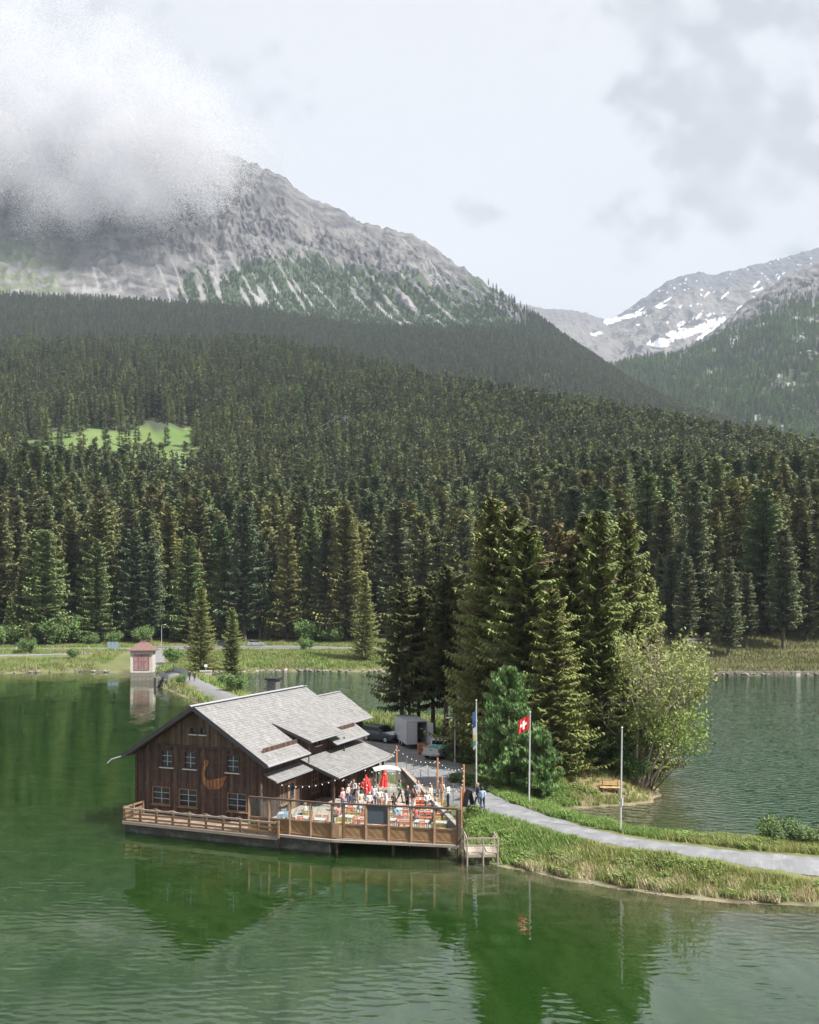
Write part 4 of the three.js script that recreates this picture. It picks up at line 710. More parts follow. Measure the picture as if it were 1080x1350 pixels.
// ---------------------------------------------------------------- the chalet over the water
// its own axes: x along the gable wall to the right, -z along the ridge to the back
const TURN = -21.5 * Math.PI / 180, HOUSE = [-20.25, 0, -70.3];
const local = (x, y, z) => [HOUSE[0] + x * Math.cos(TURN) + z * Math.sin(TURN), y, HOUSE[2] - x * Math.sin(TURN) + z * Math.cos(TURN)];
const FLOOR_Y = 0.85;
{
  const h = thing('chalet', 'dark brown wooden lakeside chalet with grey shingle roof', 'building', HOUSE, TURN);
  const RX = 5.5, RY = 8.93, EL = -0.59, ER = 11.58, SL = (RY - 5.12) / (ER - RX), roofY = (x) => RY - SL * Math.abs(x - RX);
  const WX = 10.6;
  // window openings on the gable wall: [x, y, width, height]
  const upper = [[2.2, 4.33], [4.2, 4.33], [7.78, 4.3]].map(([x, y]) => [x, y, 1.05, 1.25]), lower = [[1.43, 1.57], [3.75, 1.56], [7.86, 1.56]].map(([x, y]) => [x, y, 1.58, 1.3]), loft = [[4.78, 6.87], [5.6, 6.87]].map(([x, y]) => [x, y, 0.52, 0.52]);
  const rect = (x, y, w, hh) => { const q = new THREE.Path(); q.moveTo(x, y); q.lineTo(x + w, y); q.lineTo(x + w, y + hh); q.lineTo(x, y + hh); q.closePath(); return q; };
  const wallPanel = (name, outline, holes, m, depth, matrix) => { const s = new THREE.Shape(outline.map(([x, y]) => new THREE.Vector2(x, y))); s.holes.push(...holes.map((q) => rect(...q))); const g = new THREE.ExtrudeGeometry(s, { depth, bevelEnabled: false }); g.applyMatrix4(matrix); return part(name, g, m, h); };
  const loftY = 6.02;
  const gable = [[0, 0.5], [WX, 0.5], [WX, roofY(WX) - 0.22], [WX - 0.02 - (loftY - roofY(WX) + 0.22) / SL, loftY], [0 + (loftY - roofY(0) + 0.22) / SL, loftY], [0, roofY(0) - 0.22]];
  wallPanel('gable_wall', gable, [...upper, ...lower], M.siding, 0.2, moved(0, 0, -0.2));
  const lx = (y) => (RY - 0.22 - y) / SL;
  const l = wallPanel('loft_wall', [[RX - lx(loftY + 0.01), loftY + 0.01], [RX + lx(loftY + 0.01), loftY + 0.01], [RX, RY - 0.24]], loft, M.sidingGrey, 0.24, moved(0, 0, -0.17)); l.userData.label = 'greyer weathered boards under the gable';
  const side = (x, z0, z1, top) => new MB().quad([x, 0.5, z0], [x, 0.5, z1], [x, top, z1], [x, top, z0]);
  side(0.01, -15.6, -0.2, roofY(0) - 0.22).build('side_wall', M.siding, h);
  side(WX - 0.01, -0.2, -15.6, 6.1).build('side_wall', M.siding, h);
  { const m = new MB(); m.quad([0, 0.5, -15.6], [WX, 0.5, -15.6], [WX, roofY(WX) - 0.2, -15.6], [0, roofY(0) - 0.2, -15.6]); m.tri([0, roofY(0) - 0.2, -15.6], [WX, roofY(WX) - 0.2, -15.6], [RX, RY - 0.22, -15.6]); m.build('back_wall', M.siding, h); }
  { const m = new MB(); m.quad([0.2, 3.4, -0.22], [WX - 0.2, 3.4, -0.22], [WX - 0.2, 3.4, -15.4], [0.2, 3.4, -15.4]); m.quad([0.2, 0.9, -0.22], [WX - 0.2, 0.9, -0.22], [WX - 0.2, 0.9, -15.4], [0.2, 0.9, -15.4]); m.quad([0.2, 0.9, -5], [WX - 0.2, 0.9, -5], [WX - 0.2, 6, -5], [0.2, 6, -5]); m.build('floor_slab', M.woodDark, h); }
  // windows
  const windowAt = (x, y, w, hh, cols, rows, turn, px0, pz0, warm) => {
    const t = new THREE.Group(); t.name = 'window'; t.position.set(px0, 0, pz0); t.rotation.y = turn; h.add(t);
    const f = new MB(), b = 0.07, z = -0.02; f.box(x + b / 2, y + hh / 2, z, b, hh, 0.12); f.box(x + w - b / 2, y + hh / 2, z, b, hh, 0.12); f.box(x + w / 2, y + hh - b / 2, z, w - 2 * b, b, 0.118); f.box(x + w / 2, y + b / 2, z, w - 2 * b, b, 0.118); f.build('frame', warm ? M.woodWarm : M.woodDark, t);
    const mt = new MB(); for (let i = 1; i < cols; i++) mt.box(x + w * i / cols, y + hh / 2, -0.055, 0.045, hh - 2 * b, 0.04); for (let j = 1; j < rows; j++) mt.box(x + w / 2, y + hh * j / rows, -0.054, w - 2 * b, 0.035, 0.036); mt.build('muntin', M.zinc, t);
    new MB().box(x + w / 2, y + hh / 2, -0.09, w - 0.1, hh - 0.1, 0.02).build('pane', M.windowGlass, t);
    new MB().box(x + w / 2, y - 0.035, 0.05, w + 0.16, 0.06, 0.2).build('sill', warm ? M.woodWarm : M.white, t);
    return t;
  };
  for (const q of upper) windowAt(...q, 2, 3, 0, 0, 0);
  for (const q of lower) windowAt(...q, 2, 3, 0, 0, 0, true);
  for (const q of loft) windowAt(...q, 1, 1, 0, 0, 0.05);
  windowAt(0, 1.6, 1.3, 1.5, 2, 2, Math.PI / 2, WX + 0.03, -2.6, true); windowAt(0, 1.55, 1.1, 1.5, 2, 3, Math.PI / 2, WX + 0.03, -7.6, true);
  windowAt(0, 1.6, 1.1, 1.3, 2, 2, Math.PI / 2, WX + 0.03, -10.2); windowAt(0, 1.6, 1.1, 1.3, 2, 2, Math.PI / 2, WX + 0.03, -13.2); windowAt(0, 5.15, 0.8, 0.6, 2, 1, Math.PI / 2, WX + 0.06, -8.2);
  { const d = new THREE.Group(); d.name = 'door'; h.add(d); const m = new MB(); m.box(WX + 0.04, 1.98, -4.3, 0.07, 2.15, 1.0); m.build('leaf', M.woodWarm, d); new MB().box(WX + 0.085, 2.35, -4.3, 0.02, 1.1, 0.62).build('pane', M.windowGlass, d); const f = new MB(); f.box(WX + 0.05, 2.0, -3.74, 0.1, 2.2, 0.1); f.box(WX + 0.05, 2.0, -4.86, 0.1, 2.2, 0.1); f.box(WX + 0.05, 3.13, -4.3, 0.098, 0.1, 1.22); f.build('frame', M.woodWarm, d); new MB().box(WX + 0.11, 1.95, -3.95, 0.05, 0.04, 0.14).build('handle', M.steel, d); }
  { const t = new MB(); t.box(RX, loftY - 0.07, 0.1, 2 * lx(loftY) - 0.1, 0.12, 0.1); t.build('band_board', M.woodDark, h); const c = new MB(); for (const x of [0.06, WX - 0.06]) c.box(x, 2.9, 0.06, 0.16, 4.7, 0.12); c.build('corner_board', M.woodDark, h); }
  { // carved fish, curled up
    const s = new THREE.Shape(); s.moveTo(5.75, 3.35); s.bezierCurveTo(5.55, 3.0, 5.45, 2.5, 5.3, 2.35); s.bezierCurveTo(5.1, 2.1, 4.7, 2.0, 4.45, 2.12); s.lineTo(4.3, 1.95); s.bezierCurveTo(4.1, 2.2, 3.75, 2.3, 3.72, 2.75); s.bezierCurveTo(3.5, 3.2, 3.55, 3.9, 3.85, 4.2); s.lineTo(3.78, 4.55); s.lineTo(4.02, 4.75); s.lineTo(4.2, 4.6); s.lineTo(4.12, 4.2); s.bezierCurveTo(3.85, 3.9, 3.72, 3.3, 3.95, 2.95); s.bezierCurveTo(4.3, 2.75, 4.6, 3.0, 4.9, 3.05); s.bezierCurveTo(5.3, 3.15, 5.5, 3.3, 5.75, 3.35);
    const g = new THREE.ExtrudeGeometry(s, { depth: 0.035, bevelEnabled: true, bevelSize: 0.015, bevelThickness: 0.012, bevelSegments: 1 }); g.scale(0.98, 0.78, 1); g.translate(2.2, 1.4, 0.005);
    const o = part('fish_carving', g, std({ map: boardTex(29, 8, 1.2, [138, 92, 56], 0.2), roughness: 0.8 }), h); o.userData.label = 'light wooden curled fish fixed to the gable wall';
  }
  // roof: shingle courses laid as real steps; quad a-b along the eave, d-c along the ridge
  const courses = (m, a, b, c, d) => {
    const A = V3(a), B = V3(b), C = V3(c), E = V3(d), len = A.distanceTo(E), n = Math.round(len / 0.25), nor = B.clone().sub(A).cross(E.clone().sub(A)).normalize(); if (nor.y < 0) nor.negate();
    for (let i = 0; i < n; i++) {
      const k0 = i / n - 0.006, k1 = Math.min(1, (i + 1) / n + 0.012), lift = 0.035, pt = (L, H2, k, up) => L.clone().lerp(H2, k).addScaledVector(nor, up).toArray();
      const p0 = pt(A, E, k0, lift), p1 = pt(B, C, k0, lift), p2 = pt(B, C, k1, 0.008), p3 = pt(A, E, k1, 0.008), q0 = pt(A, E, k0, 0), q1 = pt(B, C, k0, 0), w = A.distanceTo(B), u0 = a[2] % 6;
      const v0 = i * 0.25, uv = [[u0, v0], [u0 + w, v0], [u0 + w, v0 + 0.25], [u0, v0 + 0.25]];
      m.tri(p0, p1, p2, uv[0], uv[1], uv[2]); m.tri(p0, p2, p3, uv[0], uv[2], uv[3]); m.quad(q0, q1, p1, p0, u0, v0);
    }
  };
  const under = (m, a, b, c, d, t = 0.14) => { const lo = (p) => [p[0], p[1] - t, p[2]], hi = (p) => [p[0], p[1] - 0.004, p[2]]; const q = [a, b, c, d]; m.quad(...q.map(lo).reverse()); for (let i = 0; i < 4; i++) m.quad(lo(q[i]), lo(q[(i + 1) % 4]), hi(q[(i + 1) % 4]), hi(q[i])); };
  const Z0 = 0.9, Z1 = -5.4, Z2 = -9.8, Z3 = -16.2, DX = 8.45, DY = roofY(8.45);
  const roof = new MB(), board = new MB();
  const slope = (a, b, c, d) => { courses(roof, a, b, c, d); under(board, a, b, c, d); };
  slope([ER, 5.12, Z0], [ER, 5.12, Z1], [RX, RY, Z1], [RX, RY, Z0]);
  slope([DX + 0.5, roofY(DX + 0.5), Z1], [DX + 0.5, roofY(DX + 0.5), Z2], [RX, RY, Z2], [RX, RY, Z1]);
  slope([ER, 5.12, Z2], [ER, 5.12, Z3], [RX, RY, Z3], [RX, RY, Z2]);
  slope([EL, 5.12, Z3], [EL, 5.12, Z0], [RX, RY, Z0], [RX, RY, Z3]);
  const rf = roof.build('roof', M.shingle, h);
  board.build('roof_boarding', M.woodDark, rf);
  { const m = new MB(); for (const [a, b] of [[EL, RX], [ER, RX]]) m.bar([a, 5.06, Z0 + 0.025], [b, RY - 0.06, Z0 + 0.025], 0.05, 0.30); m.build('bargeboard', M.fascia, rf); const k = new MB(); k.bar([RX - 0.1, RY + 0.035, Z0 + 0.03], [RX - 0.1, RY + 0.035, Z3], 0.26, 0.04, 0.5); k.bar([RX + 0.1, RY + 0.04, Z0 + 0.03], [RX + 0.1, RY + 0.04, Z3], 0.26, 0.04, -0.5); k.build('ridge_cap', M.zinc, rf); }
  const gutter = (pts, r = 0.075) => { const m = new MB(); m.tube(pts, r, 8); m.build('gutter', M.zinc, rf); };
  gutter([[ER + 0.07, 5.06, Z0], [ER + 0.07, 5.05, Z1]]); gutter([[ER + 0.07, 5.06, Z2], [ER + 0.07, 5.05, Z3]]); gutter([[EL - 0.07, 5.06, Z3], [EL - 0.07, 5.05, Z0 + 0.1], [EL - 0.7, 4.85, Z0 + 0.3], [EL - 1.0, 4.55, Z0 + 0.4]], 0.05);
  // rear wing
  { const m = new MB(), b = new MB(), y = 7.85, e = 5.62, x0 = 2.1, x1 = 8.87, za = -15.4, zb = -23.2; for (const q of [[[x1, e, za], [x1, e, zb], [RX, y, zb], [RX, y, za]], [[x0, e, zb], [x0, e, za], [RX, y, za], [RX, y, zb]]]) { courses(m, ...q); under(b, ...q); } const w = m.build('wing_roof', M.shingle, h); b.build('roof_boarding', M.woodDark, w); const g = new MB(); g.tube([[x1 + 0.06, e - 0.05, za - 0.8], [x1 + 0.06, e - 0.06, zb]], 0.07, 8); g.build('gutter', M.zinc, w); const k = new MB(); k.box(RX, y + 0.03, (za + zb) / 2, 0.35, 0.05, zb - za); k.build('ridge_cap', M.zinc, w);
    const wl = new MB(); wl.quad([8.2, 0.5, -15.6], [8.2, 0.5, -22.6], [8.2, 5.75, -22.6], [8.2, 5.75, -15.6]); wl.quad([8.2, 0.5, -22.6], [2.7, 0.5, -22.6], [2.7, 5.75, -22.6], [8.2, 5.75, -22.6]); wl.quad([2.7, 0.5, -22.6], [2.7, 0.5, -15.6], [2.7, 5.75, -15.6], [2.7, 5.75, -22.6]); wl.tri([8.2, 5.75, -22.6], [2.7, 5.75, -22.6], [RX, 7.6, -22.6]); wl.build('wing_wall', M.siding, h); }
  // shed dormer
  { const m = new MB(), b = new MB(), q = [[11.67, 5.95, -5.3], [11.67, 5.95, -11.2], [DX, DY + 0.05, -11.2], [DX, DY + 0.05, -5.3]]; courses(m, ...q); under(b, ...q); const w = m.build('dormer_roof', M.shingle, h); b.build('roof_boarding', M.woodDark, w); const g = new MB(); g.tube([[11.74, 5.88, -5.3], [11.74, 5.87, -11.2]], 0.07, 8); g.build('gutter', M.zinc, w); const f = new MB(); f.bar([11.67, 5.88, -5.28], [DX, DY - 0.02, -5.28], 0.05, 0.22); f.build('bargeboard', M.fascia, w);
    const c = new MB(); for (const z of [-5.6, -9.75, -11.0]) { c.tri([WX + 0.02, roofY(WX) - 0.6, z], [DX, DY, z], [WX + 0.02, 6.2, z]); } c.quad([WX + 0.02, 5.3, -9.75], [WX + 0.02, 5.3, -11.0], [WX + 0.02, 6.2, -11.0], [WX + 0.02, 6.2, -9.75]); c.build('dormer_wall', M.woodDark, h); const p = new MB(); p.cyl([11.45, 4.3, -5.55], [11.45, 5.85, -5.55], 0.05); p.build('dormer_post', M.woodDark, h); }
  // porch roof on posts
  { const m = new MB(), b = new MB(), q = [[13.78, 3.35, -5.6], [13.78, 3.35, -16.4], [WX, 4.5, -16.4], [WX, 4.5, -5.6]]; courses(m, ...q); under(b, ...q, 0.16); const w = m.build('porch_roof', M.shingle, h); b.build('roof_boarding', M.woodDark, w); const g = new MB(); g.tube([[13.86, 3.28, -5.6], [13.86, 3.27, -16.45], [11.6, 4.05, -16.48]], 0.075, 8); g.build('gutter', M.zinc, w); const f = new MB(); f.bar([13.78, 3.27, -5.57], [WX, 4.42, -5.57], 0.05, 0.22); f.build('bargeboard', M.fascia, w);
    for (const z of [-6.2, -9, -12.2, -15.6]) new MB().box(13.2, 2.15, z, 0.16, 2.4, 0.16).build('porch_post', M.woodDark, h); const be = new MB(); be.bar([13.2, 3.33, -5.9], [13.2, 3.33, -16.1], 0.16, 0.16); be.build('porch_beam', M.woodDark, h);
    const wl = new MB(); wl.quad([12.7, 1, -9.2], [12.7, 1, -16], [12.7, 3.55, -16], [12.7, 3.55, -9.2]); wl.quad([WX, 1, -9.2], [12.7, 1, -9.2], [12.7, 3.55, -9.2], [WX, 4.2, -9.2]); wl.build('porch_wall', M.siding, h); windowAt(0, 1.7, 1.0, 1.1, 2, 2, Math.PI / 2, 12.75, -10.2, true); windowAt(0, 1.7, 1.0, 1.1, 2, 2, Math.PI / 2, 12.75, -12.8, true); }
  { const m = new MB(), b = new MB(), q = [[11.75, 3.85, -0.1], [11.75, 3.85, -5.5], [WX, 4.3, -5.5], [WX, 4.3, -0.1]]; courses(m, ...q); under(b, ...q, 0.08); const w = m.build('canopy', M.shingle, h); b.build('boarding', M.woodDark, w); const g = new MB(); g.bar([11.78, 3.82, -0.1], [11.78, 3.82, -5.5], 0.05, 0.12); g.build('edge_strip', M.zinc, w); }
  { const c = new THREE.Group(); c.name = 'chimney'; h.add(c); const m = new MB(); m.box(4.4, 8.9, -12.6, 0.85, 1.7, 0.75); m.build('stack', M.concreteDark, c); const t = new MB(); t.box(4.4, 9.85, -12.6, 1.15, 0.14, 1.0); t.build('cap', M.black, c); }
  { const m = new MB(); m.cyl([11.4, 4.2, -11.8], [11.4, 5.4, -11.8], 0.06); m.build('vent_pipe', M.black, h); }
  { const m = new MB(); m.box(5.3, -0.6, -7.9, 10.4, 2.4, 15.2); m.build('foundation', M.concreteWet, h); }
}
// ---------------------------------------------------------------- the narrow deck in front of the gable
{
  const t = thing('lakeside_deck', 'narrow plank deck with log railing along the chalet gable', 'deck', HOUSE, TURN), X0 = 0.75, X1 = 13.3, Z = 2.55;
  { const n = 14, w = Z / n; for (let i = 0; i < n; i++) new MB().box((X0 + X1) / 2, FLOOR_Y - 0.03 + 0.004 * (i % 3), w * (i + 0.5) + 0.01, X1 - X0 - 0.05 * (i % 2), 0.06, w - 0.014).build('plank', M.decking, t); }
  new MB().bar([X0, FLOOR_Y - 0.17, Z - 0.02], [X1, FLOOR_Y - 0.17, Z - 0.02], 0.14, 0.2).build('edge_beam', M.woodGrey, t);
  new MB().box((X0 + X1) / 2 + 0.1, 0.05, 1.25, X1 - X0 - 0.1, 1.1, 2.3).build('plinth', M.concreteWet, t);
  const R = rng(8);
  const n = 9; for (let i = 0; i <= n; i++) { const x = mix(X0 + 0.1, X1 - 0.15, i / n); new MB().box(x, FLOOR_Y + 0.42, Z - 0.1, 0.13, 1.0, 0.13, 0.05 * R()).build('post', M.woodWarm, t); }
  for (const y of [0.85, 0.52, 0.22]) for (let i = 0; i < n; i++) { const a = mix(X0 + 0.1, X1 - 0.15, i / n), b = mix(X0 + 0.1, X1 - 0.15, (i + 1) / n), j = (R() - 0.5) * 0.05; new MB().bar([a - 0.04, FLOOR_Y + y + j, Z - 0.01], [b + 0.04, FLOOR_Y + y + (R() - 0.5) * 0.05, Z - 0.01], 0.06, 0.13).build('rail', y > 0.8 ? M.woodGrey : M.woodWarm, t); }
  for (const y of [0.85, 0.52, 0.22]) { new MB().bar([X0 + 0.02, FLOOR_Y + y, Z - 0.1], [X0 + 0.02, FLOOR_Y + y, 0.3], 0.06, 0.13).build('rail', M.woodWarm, t); new MB().bar([X1 + 0.03, FLOOR_Y + y + 0.02, Z + 0.1], [X1 + 0.03, FLOOR_Y + y + 0.02, Z - 1.2], 0.07, 0.14).build('rail', M.woodWarm, t); }
  for (const z of [0.3, 1.4]) new MB().box(X0 + 0.08, FLOOR_Y + 0.42, z, 0.13, 1.0, 0.13).build('post', M.woodWarm, t);
  for (const z of [1.45, 2.6]) new MB().box(X1 + 0.12, FLOOR_Y + 0.45, z, 0.13, 1.15, 0.13).build('post', M.woodWarm, t);
  { const m = new MB(); for (let i = 0; i < 60; i++) { const f = i / 60 * 7, x = (k) => mix(X0 + 0.1, X1 - 0.15, k / 9), y = (k) => FLOOR_Y + 1.02 - 0.16 * Math.sin(Math.PI * (k % 1)); m.cyl([x(f), y(f), Z - 0.06], [x(f + 7 / 60), y(f + 7 / 60), Z - 0.06], 0.025, 0.025, 5, false); } m.build('rope', M.woodGrey, t); }
}
// ---------------------------------------------------------------- the terrace with its glazed windbreak
const TY = 1.0, CORNER = local(17.2, 0, 2.2), REND = [3.05, 0, -60.4], BEND = [-0.75, 0, -82.5];
{
  const t = thing('terrace', 'timber terrace with glazed windbreak built out over the water', 'terrace', [0, 0, 0]);
  const ring = [local(10.62, 0, 2.2), CORNER, REND, BEND, local(13.6, 0, -16.5), local(10.62, 0, -16.5)].map((p) => new THREE.Vector2(p[0], -p[2]));
  const g = new THREE.ExtrudeGeometry(new THREE.Shape(ring), { depth: 0.18, bevelEnabled: false }); g.rotateX(-Math.PI / 2); g.translate(0, TY - 0.18, 0); part('floor', g, std({ map: boardTex(30, 10, 1.6, [164, 152, 140], 0.08), roughness: 0.9 }), t);
  const A = local(11.0, 0, 2.28), B = CORNER;
  const bay = (a, b, board) => { // a glazed bay: plinth panel, mid rail, pane
    const at = (k, y) => [mix(a[0], b[0], k), y, mix(a[2], b[2], k)], ang = -Math.atan2(b[2] - a[2], b[0] - a[0]), L = Math.hypot(b[0] - a[0], b[2] - a[2]), c = at(0.5, 0);
    const p = new MB(); p.quad(at(0.03, TY + 0.1), at(0.97, TY + 0.1), at(0.97, TY + 0.84), at(0.03, TY + 0.84)); const gg = p.geometry(); { const uv = gg.attributes.uv; for (let i = 0; i < uv.count; i++) { const u = uv.getX(i), v = uv.getY(i); uv.setXY(i, (u + v) * 0.707, (v - u) * 0.707); } } part('wood_panel', gg, M.woodPanel, t);
    const r = new MB(); r.bar(at(0.02, TY + 0.9), at(0.98, TY + 0.9), 0.09, 0.11); r.build('mid_rail', M.woodWarm, t); const s = new MB(); s.bar(at(0.02, TY + 0.05), at(0.98, TY + 0.05), 0.1, 0.11); s.build('sole_rail', M.woodWarm, t);
    if (board) new MB().box(c[0], TY + 1.62, c[2], L * 0.94, 1.2, 0.04, ang).build('blackboard', M.chalk, t); else new MB().box(c[0], TY + 1.56, c[2], L * 0.95, 1.22, 0.012, ang).build('glass_pane', M.glass, t);
  };
  const post = (p, h = 2.3, w = 0.16, m = M.woodWarm) => new MB().box(p[0], TY + h / 2 - 0.1, p[2], w, h, w, 0.3).build('post', m, t);
  const run = (a, b, n, boardAt) => { for (let i = 0; i < n; i++) bay([mix(a[0], b[0], i / n), 0, mix(a[2], b[2], i / n)], [mix(a[0], b[0], (i + 1) / n), 0, mix(a[2], b[2], (i + 1) / n)], i === boardAt); for (let i = 0; i <= n; i++) post([mix(a[0], b[0], i / n), 0, mix(a[2], b[2], i / n)]); new MB().bar([a[0], TY + 2.24, a[2]], [b[0], TY + 2.24, b[2]], 0.2, 0.1).build('top_rail', M.woodDark, t); };
  const K = [CORNER[0] + 0.75, 0, CORNER[2] + 0.02];
  run(A, B, 4, -1); run(B, K, 1, -1); run(K, REND, 5, 1);
  { const m = new MB(); m.box(B[0] + 0.38, TY + 0.45, B[2] + 0.06, 0.7, 0.85, 0.05, -0.05); m.build('corner_panel', M.woodWarm, t); }
  { const m = new MB(), a = local(11, 0, 2.42), b = local(17.3, 0, 2.42); m.bar([a[0], TY - 0.12, a[2]], [b[0], TY - 0.12, b[2]], 0.16, 0.16); m.bar([b[0], TY - 0.12, b[2]], [REND[0] + 0.1, TY - 0.12, REND[2] + 0.12], 0.16, 0.16); m.build('edge_beam', M.woodGrey, t); }
  { const m = new MB(), a = local(13.35, 0, 2.2), b = local(17.0, 0, 2.2), c = local(17.0, 0, 0), d = local(13.35, 0, 0), at = (p, y) => [p[0], y, p[2]]; m.hexa([at(a, -1), at(b, -1), at(c, -1), at(d, -1), at(a, TY - 0.19), at(b, TY - 0.19), at(c, TY - 0.19), at(d, TY - 0.19)]); m.build('plinth', M.concreteWet, t); }
  for (const [x, z] of [[CORNER[0] + 0.3, CORNER[2] - 0.2], [CORNER[0] + 4, CORNER[2] - 3], [REND[0] - 1.2, REND[2] - 0.6], [CORNER[0] + 4, CORNER[2] + 0.4], [REND[0] - 3, REND[2] - 3]]) new MB().cyl([x, -2.2, z], [x, TY - 0.18, z], 0.1, 0.1, 8).build('pile', M.woodDark, t);
  new MB().box(REND[0] + 0.12, 0.75, REND[2] + 0.02, 0.24, 4.9, 0.24, 0.2).build('mooring_post', M.woodDark, t);
  // low wall towards the path
  { const m = new MB(); m.bar([REND[0] + 0.2, TY + 0.25, REND[2] - 0.6], [BEND[0] + 0.15, TY + 0.25, BEND[2]], 0.28, 1.3); m.build('low_wall', M.concreteDark, t); const c = new MB(); c.bar([REND[0] + 0.2, TY + 0.93, REND[2] - 0.6], [BEND[0] + 0.15, TY + 0.93, BEND[2]], 0.34, 0.07); c.build('coping', M.woodGrey, t); }
}
{ // little landing beside the terrace
  const t = thing('landing_stage', 'small grey plank landing stage with rail beside the terrace', 'jetty', [4.5, 0, -59.9], 0.05), L = 2.0;
  for (let i = 0; i < 7; i++) new MB().box(0, 0.72 + 0.004 * (i % 2), -0.75 + i * 0.24, L, 0.05, 0.22).build('plank', M.woodGrey, t);
  for (const x of [-0.95, 0.05, 0.95]) { new MB().cyl([x, -1.4, 0.85], [x, 1.75, 0.85], 0.055, 0.05, 7).build('post', M.woodGrey, t); }
  for (const x of [-0.95, 0.95]) new MB().cyl([x, -1.0, -0.8], [x, 1.7, -0.8], 0.05, 0.05, 7).build('post', M.woodGrey, t);
  for (const y of [1.7, 1.25]) new MB().bar([-1.05, y, 0.86], [1.05, y, 0.86], 0.05, 0.1).build('rail', M.woodGrey, t);
  new MB().bar([-1, 0.6, 0.8], [1, 0.6, 0.8], 0.08, 0.16).build('beam', M.woodGrey, t); new MB().bar([-0.95, 1.68, -0.8], [-0.95, 1.68, 0.85], 0.05, 0.09).build('rail', M.woodGrey, t); new MB().bar([0.95, 1.66, -0.8], [0.95, 1.68, 0.85], 0.05, 0.09).build('rail', M.woodGrey, t);
}

// ---------------------------------------------------------------- terrace furniture
const paint = (r, g, b, ro = 0.6) => std({ color: rgb(r, g, b), roughness: ro });
const C = { orange: paint(0.50, 0.13, 0.055), red: paint(0.55, 0.075, 0.055), yellow: paint(0.55, 0.36, 0.10), blue: paint(0.22, 0.34, 0.46), whiteTop: paint(0.42, 0.40, 0.37), redCloth: paint(0.62, 0.05, 0.05, 0.85), seatGrey: paint(0.2, 0.2, 0.2) };
function makeChair(name, label, m) {
  const t = thing(name, label, 'chair');
  new MB().box(0, 0.45, 0, 0.42, 0.035, 0.42).build('seat', m, t);
  for (const y of [0.62, 0.74, 0.86]) new MB().bar([-0.2, y, -0.2 - (y - 0.45) * 0.16], [0.2, y, -0.2 - (y - 0.45) * 0.16], 0.025, 0.085).build('back_slat', m, t);
  for (const x of [-0.18, 0.18]) { new MB().bar([x, 0, 0.19], [x, 0.44, 0.17], 0.03, 0.03).build('leg', M.steel, t); new MB().bar([x, 0, -0.24], [x, 0.92, -0.27], 0.03, 0.03).build('leg', M.steel, t); }
  return t;
}
const chairKinds = [makeChair('terrace_chair', 'orange-red slatted chair at a terrace table', C.orange), makeChair('terrace_chair', 'yellow slatted chair at a terrace table', C.yellow), makeChair('terrace_chair', 'pale blue slatted chair at the table near the chalet door', C.blue)], chairUsed = [0, 0, 0];
const CHAIRS = ['orange chairs on the terrace', 'yellow chairs on the terrace', 'pale blue chairs on the terrace'];
chairKinds.forEach((c, i) => { c.userData.group = CHAIRS[i]; });
function chair(k, x, z, turn) { if (!chairUsed[k]++) { chairKinds[k].position.set(x, TY, z); chairKinds[k].rotation.y = turn; return; } dup(chairKinds[k], [x, TY, z], turn, null, CHAIRS[k]); }
const table0 = thing('terrace_table', 'pale square table on the terrace', 'table', [0, 0, 0], 0, 'tables on the terrace');
new MB().box(0, 0.73, 0, 0.95, 0.035, 0.8).build('table_top', C.whiteTop, table0); for (const [x, z] of [[-0.4, -0.33], [0.4, -0.33], [-0.4, 0.33], [0.4, 0.33]]) new MB().bar([x, 0, z], [x, 0.715, z], 0.04, 0.04).build('leg', M.steel, table0);
{
  const R = rng(70); let first = true;
  for (const [u, v, k] of [[376, 1086, 2], [398, 1091, 0], [420, 1094, 0], [457, 1090, 1], [478, 1093, 0], [513, 1094, 0], [534, 1096, 0], [556, 1097, 0], [580, 1098, 1], [462, 1076, 0], [488, 1079, 0], [530, 1080, 0], [562, 1083, 0], [585, 1086, 0], [510, 1067, 0], [556, 1066, 0], [572, 1073, 1]]) {
    const p = P(u, v, TY), turn = -0.2 + (R() - 0.5) * 0.5; if (first) { table0.position.set(...p); table0.rotation.y = turn; first = false; } else dup(table0, p, turn);
    for (const a of [0, Math.PI]) for (const s of [-0.24, 0.24]) { if (R() < 0.12) continue; const r = 0.68 + 0.15 * R(), t = turn + a; chair(R() < 0.1 ? (k + 1) % 2 : k, p[0] + Math.sin(t) * r + Math.cos(turn) * s * 0.98, p[2] + Math.cos(t) * r - Math.sin(turn) * s * 0.98, t + Math.PI + (R() - 0.5) * 0.4); }
  }
}
function parasol(label, p, tilt, h) {
  const t = thing('parasol', label, 'parasol', p); new MB().cyl([0, 0.04, 0], [0, h, 0], 0.025).build('pole', M.steel, t); new MB().cyl([0, 0, 0], [0, 0.08, 0], 0.28, 0.26, 12).build('base', M.concreteDark, t);
  const m = new MB(), n = 16; for (let i = 0; i < n; i++) { const a = i / n * 6.283, b = (i + 1) / n * 6.283, r = (k, q) => (k % 2 ? 0.38 : 0.25) * q, at = (k, g, q, y) => [Math.cos(g) * r(k, q), y, Math.sin(g) * r(k, q)]; m.tri([0, h + 0.06, 0], at(i, a, 0.6, h - 0.55), at(i + 1, b, 0.6, h - 0.55)); m.quad(at(i, a, 0.6, h - 0.55), at(i + 1, b, 0.6, h - 0.55), at(i + 1, b, 1, h - 1.35), at(i, a, 1, h - 1.35)); }
  m.build('canopy', C.redCloth, t); t.rotation.z = tilt; return t;
}
parasol('half-closed red parasol leaning over the terrace guests', P(489, 1062, TY), 0.16, 2.35); parasol('half-closed red parasol by the glass shelter', P(504, 1053, TY), -0.1, 2.3);
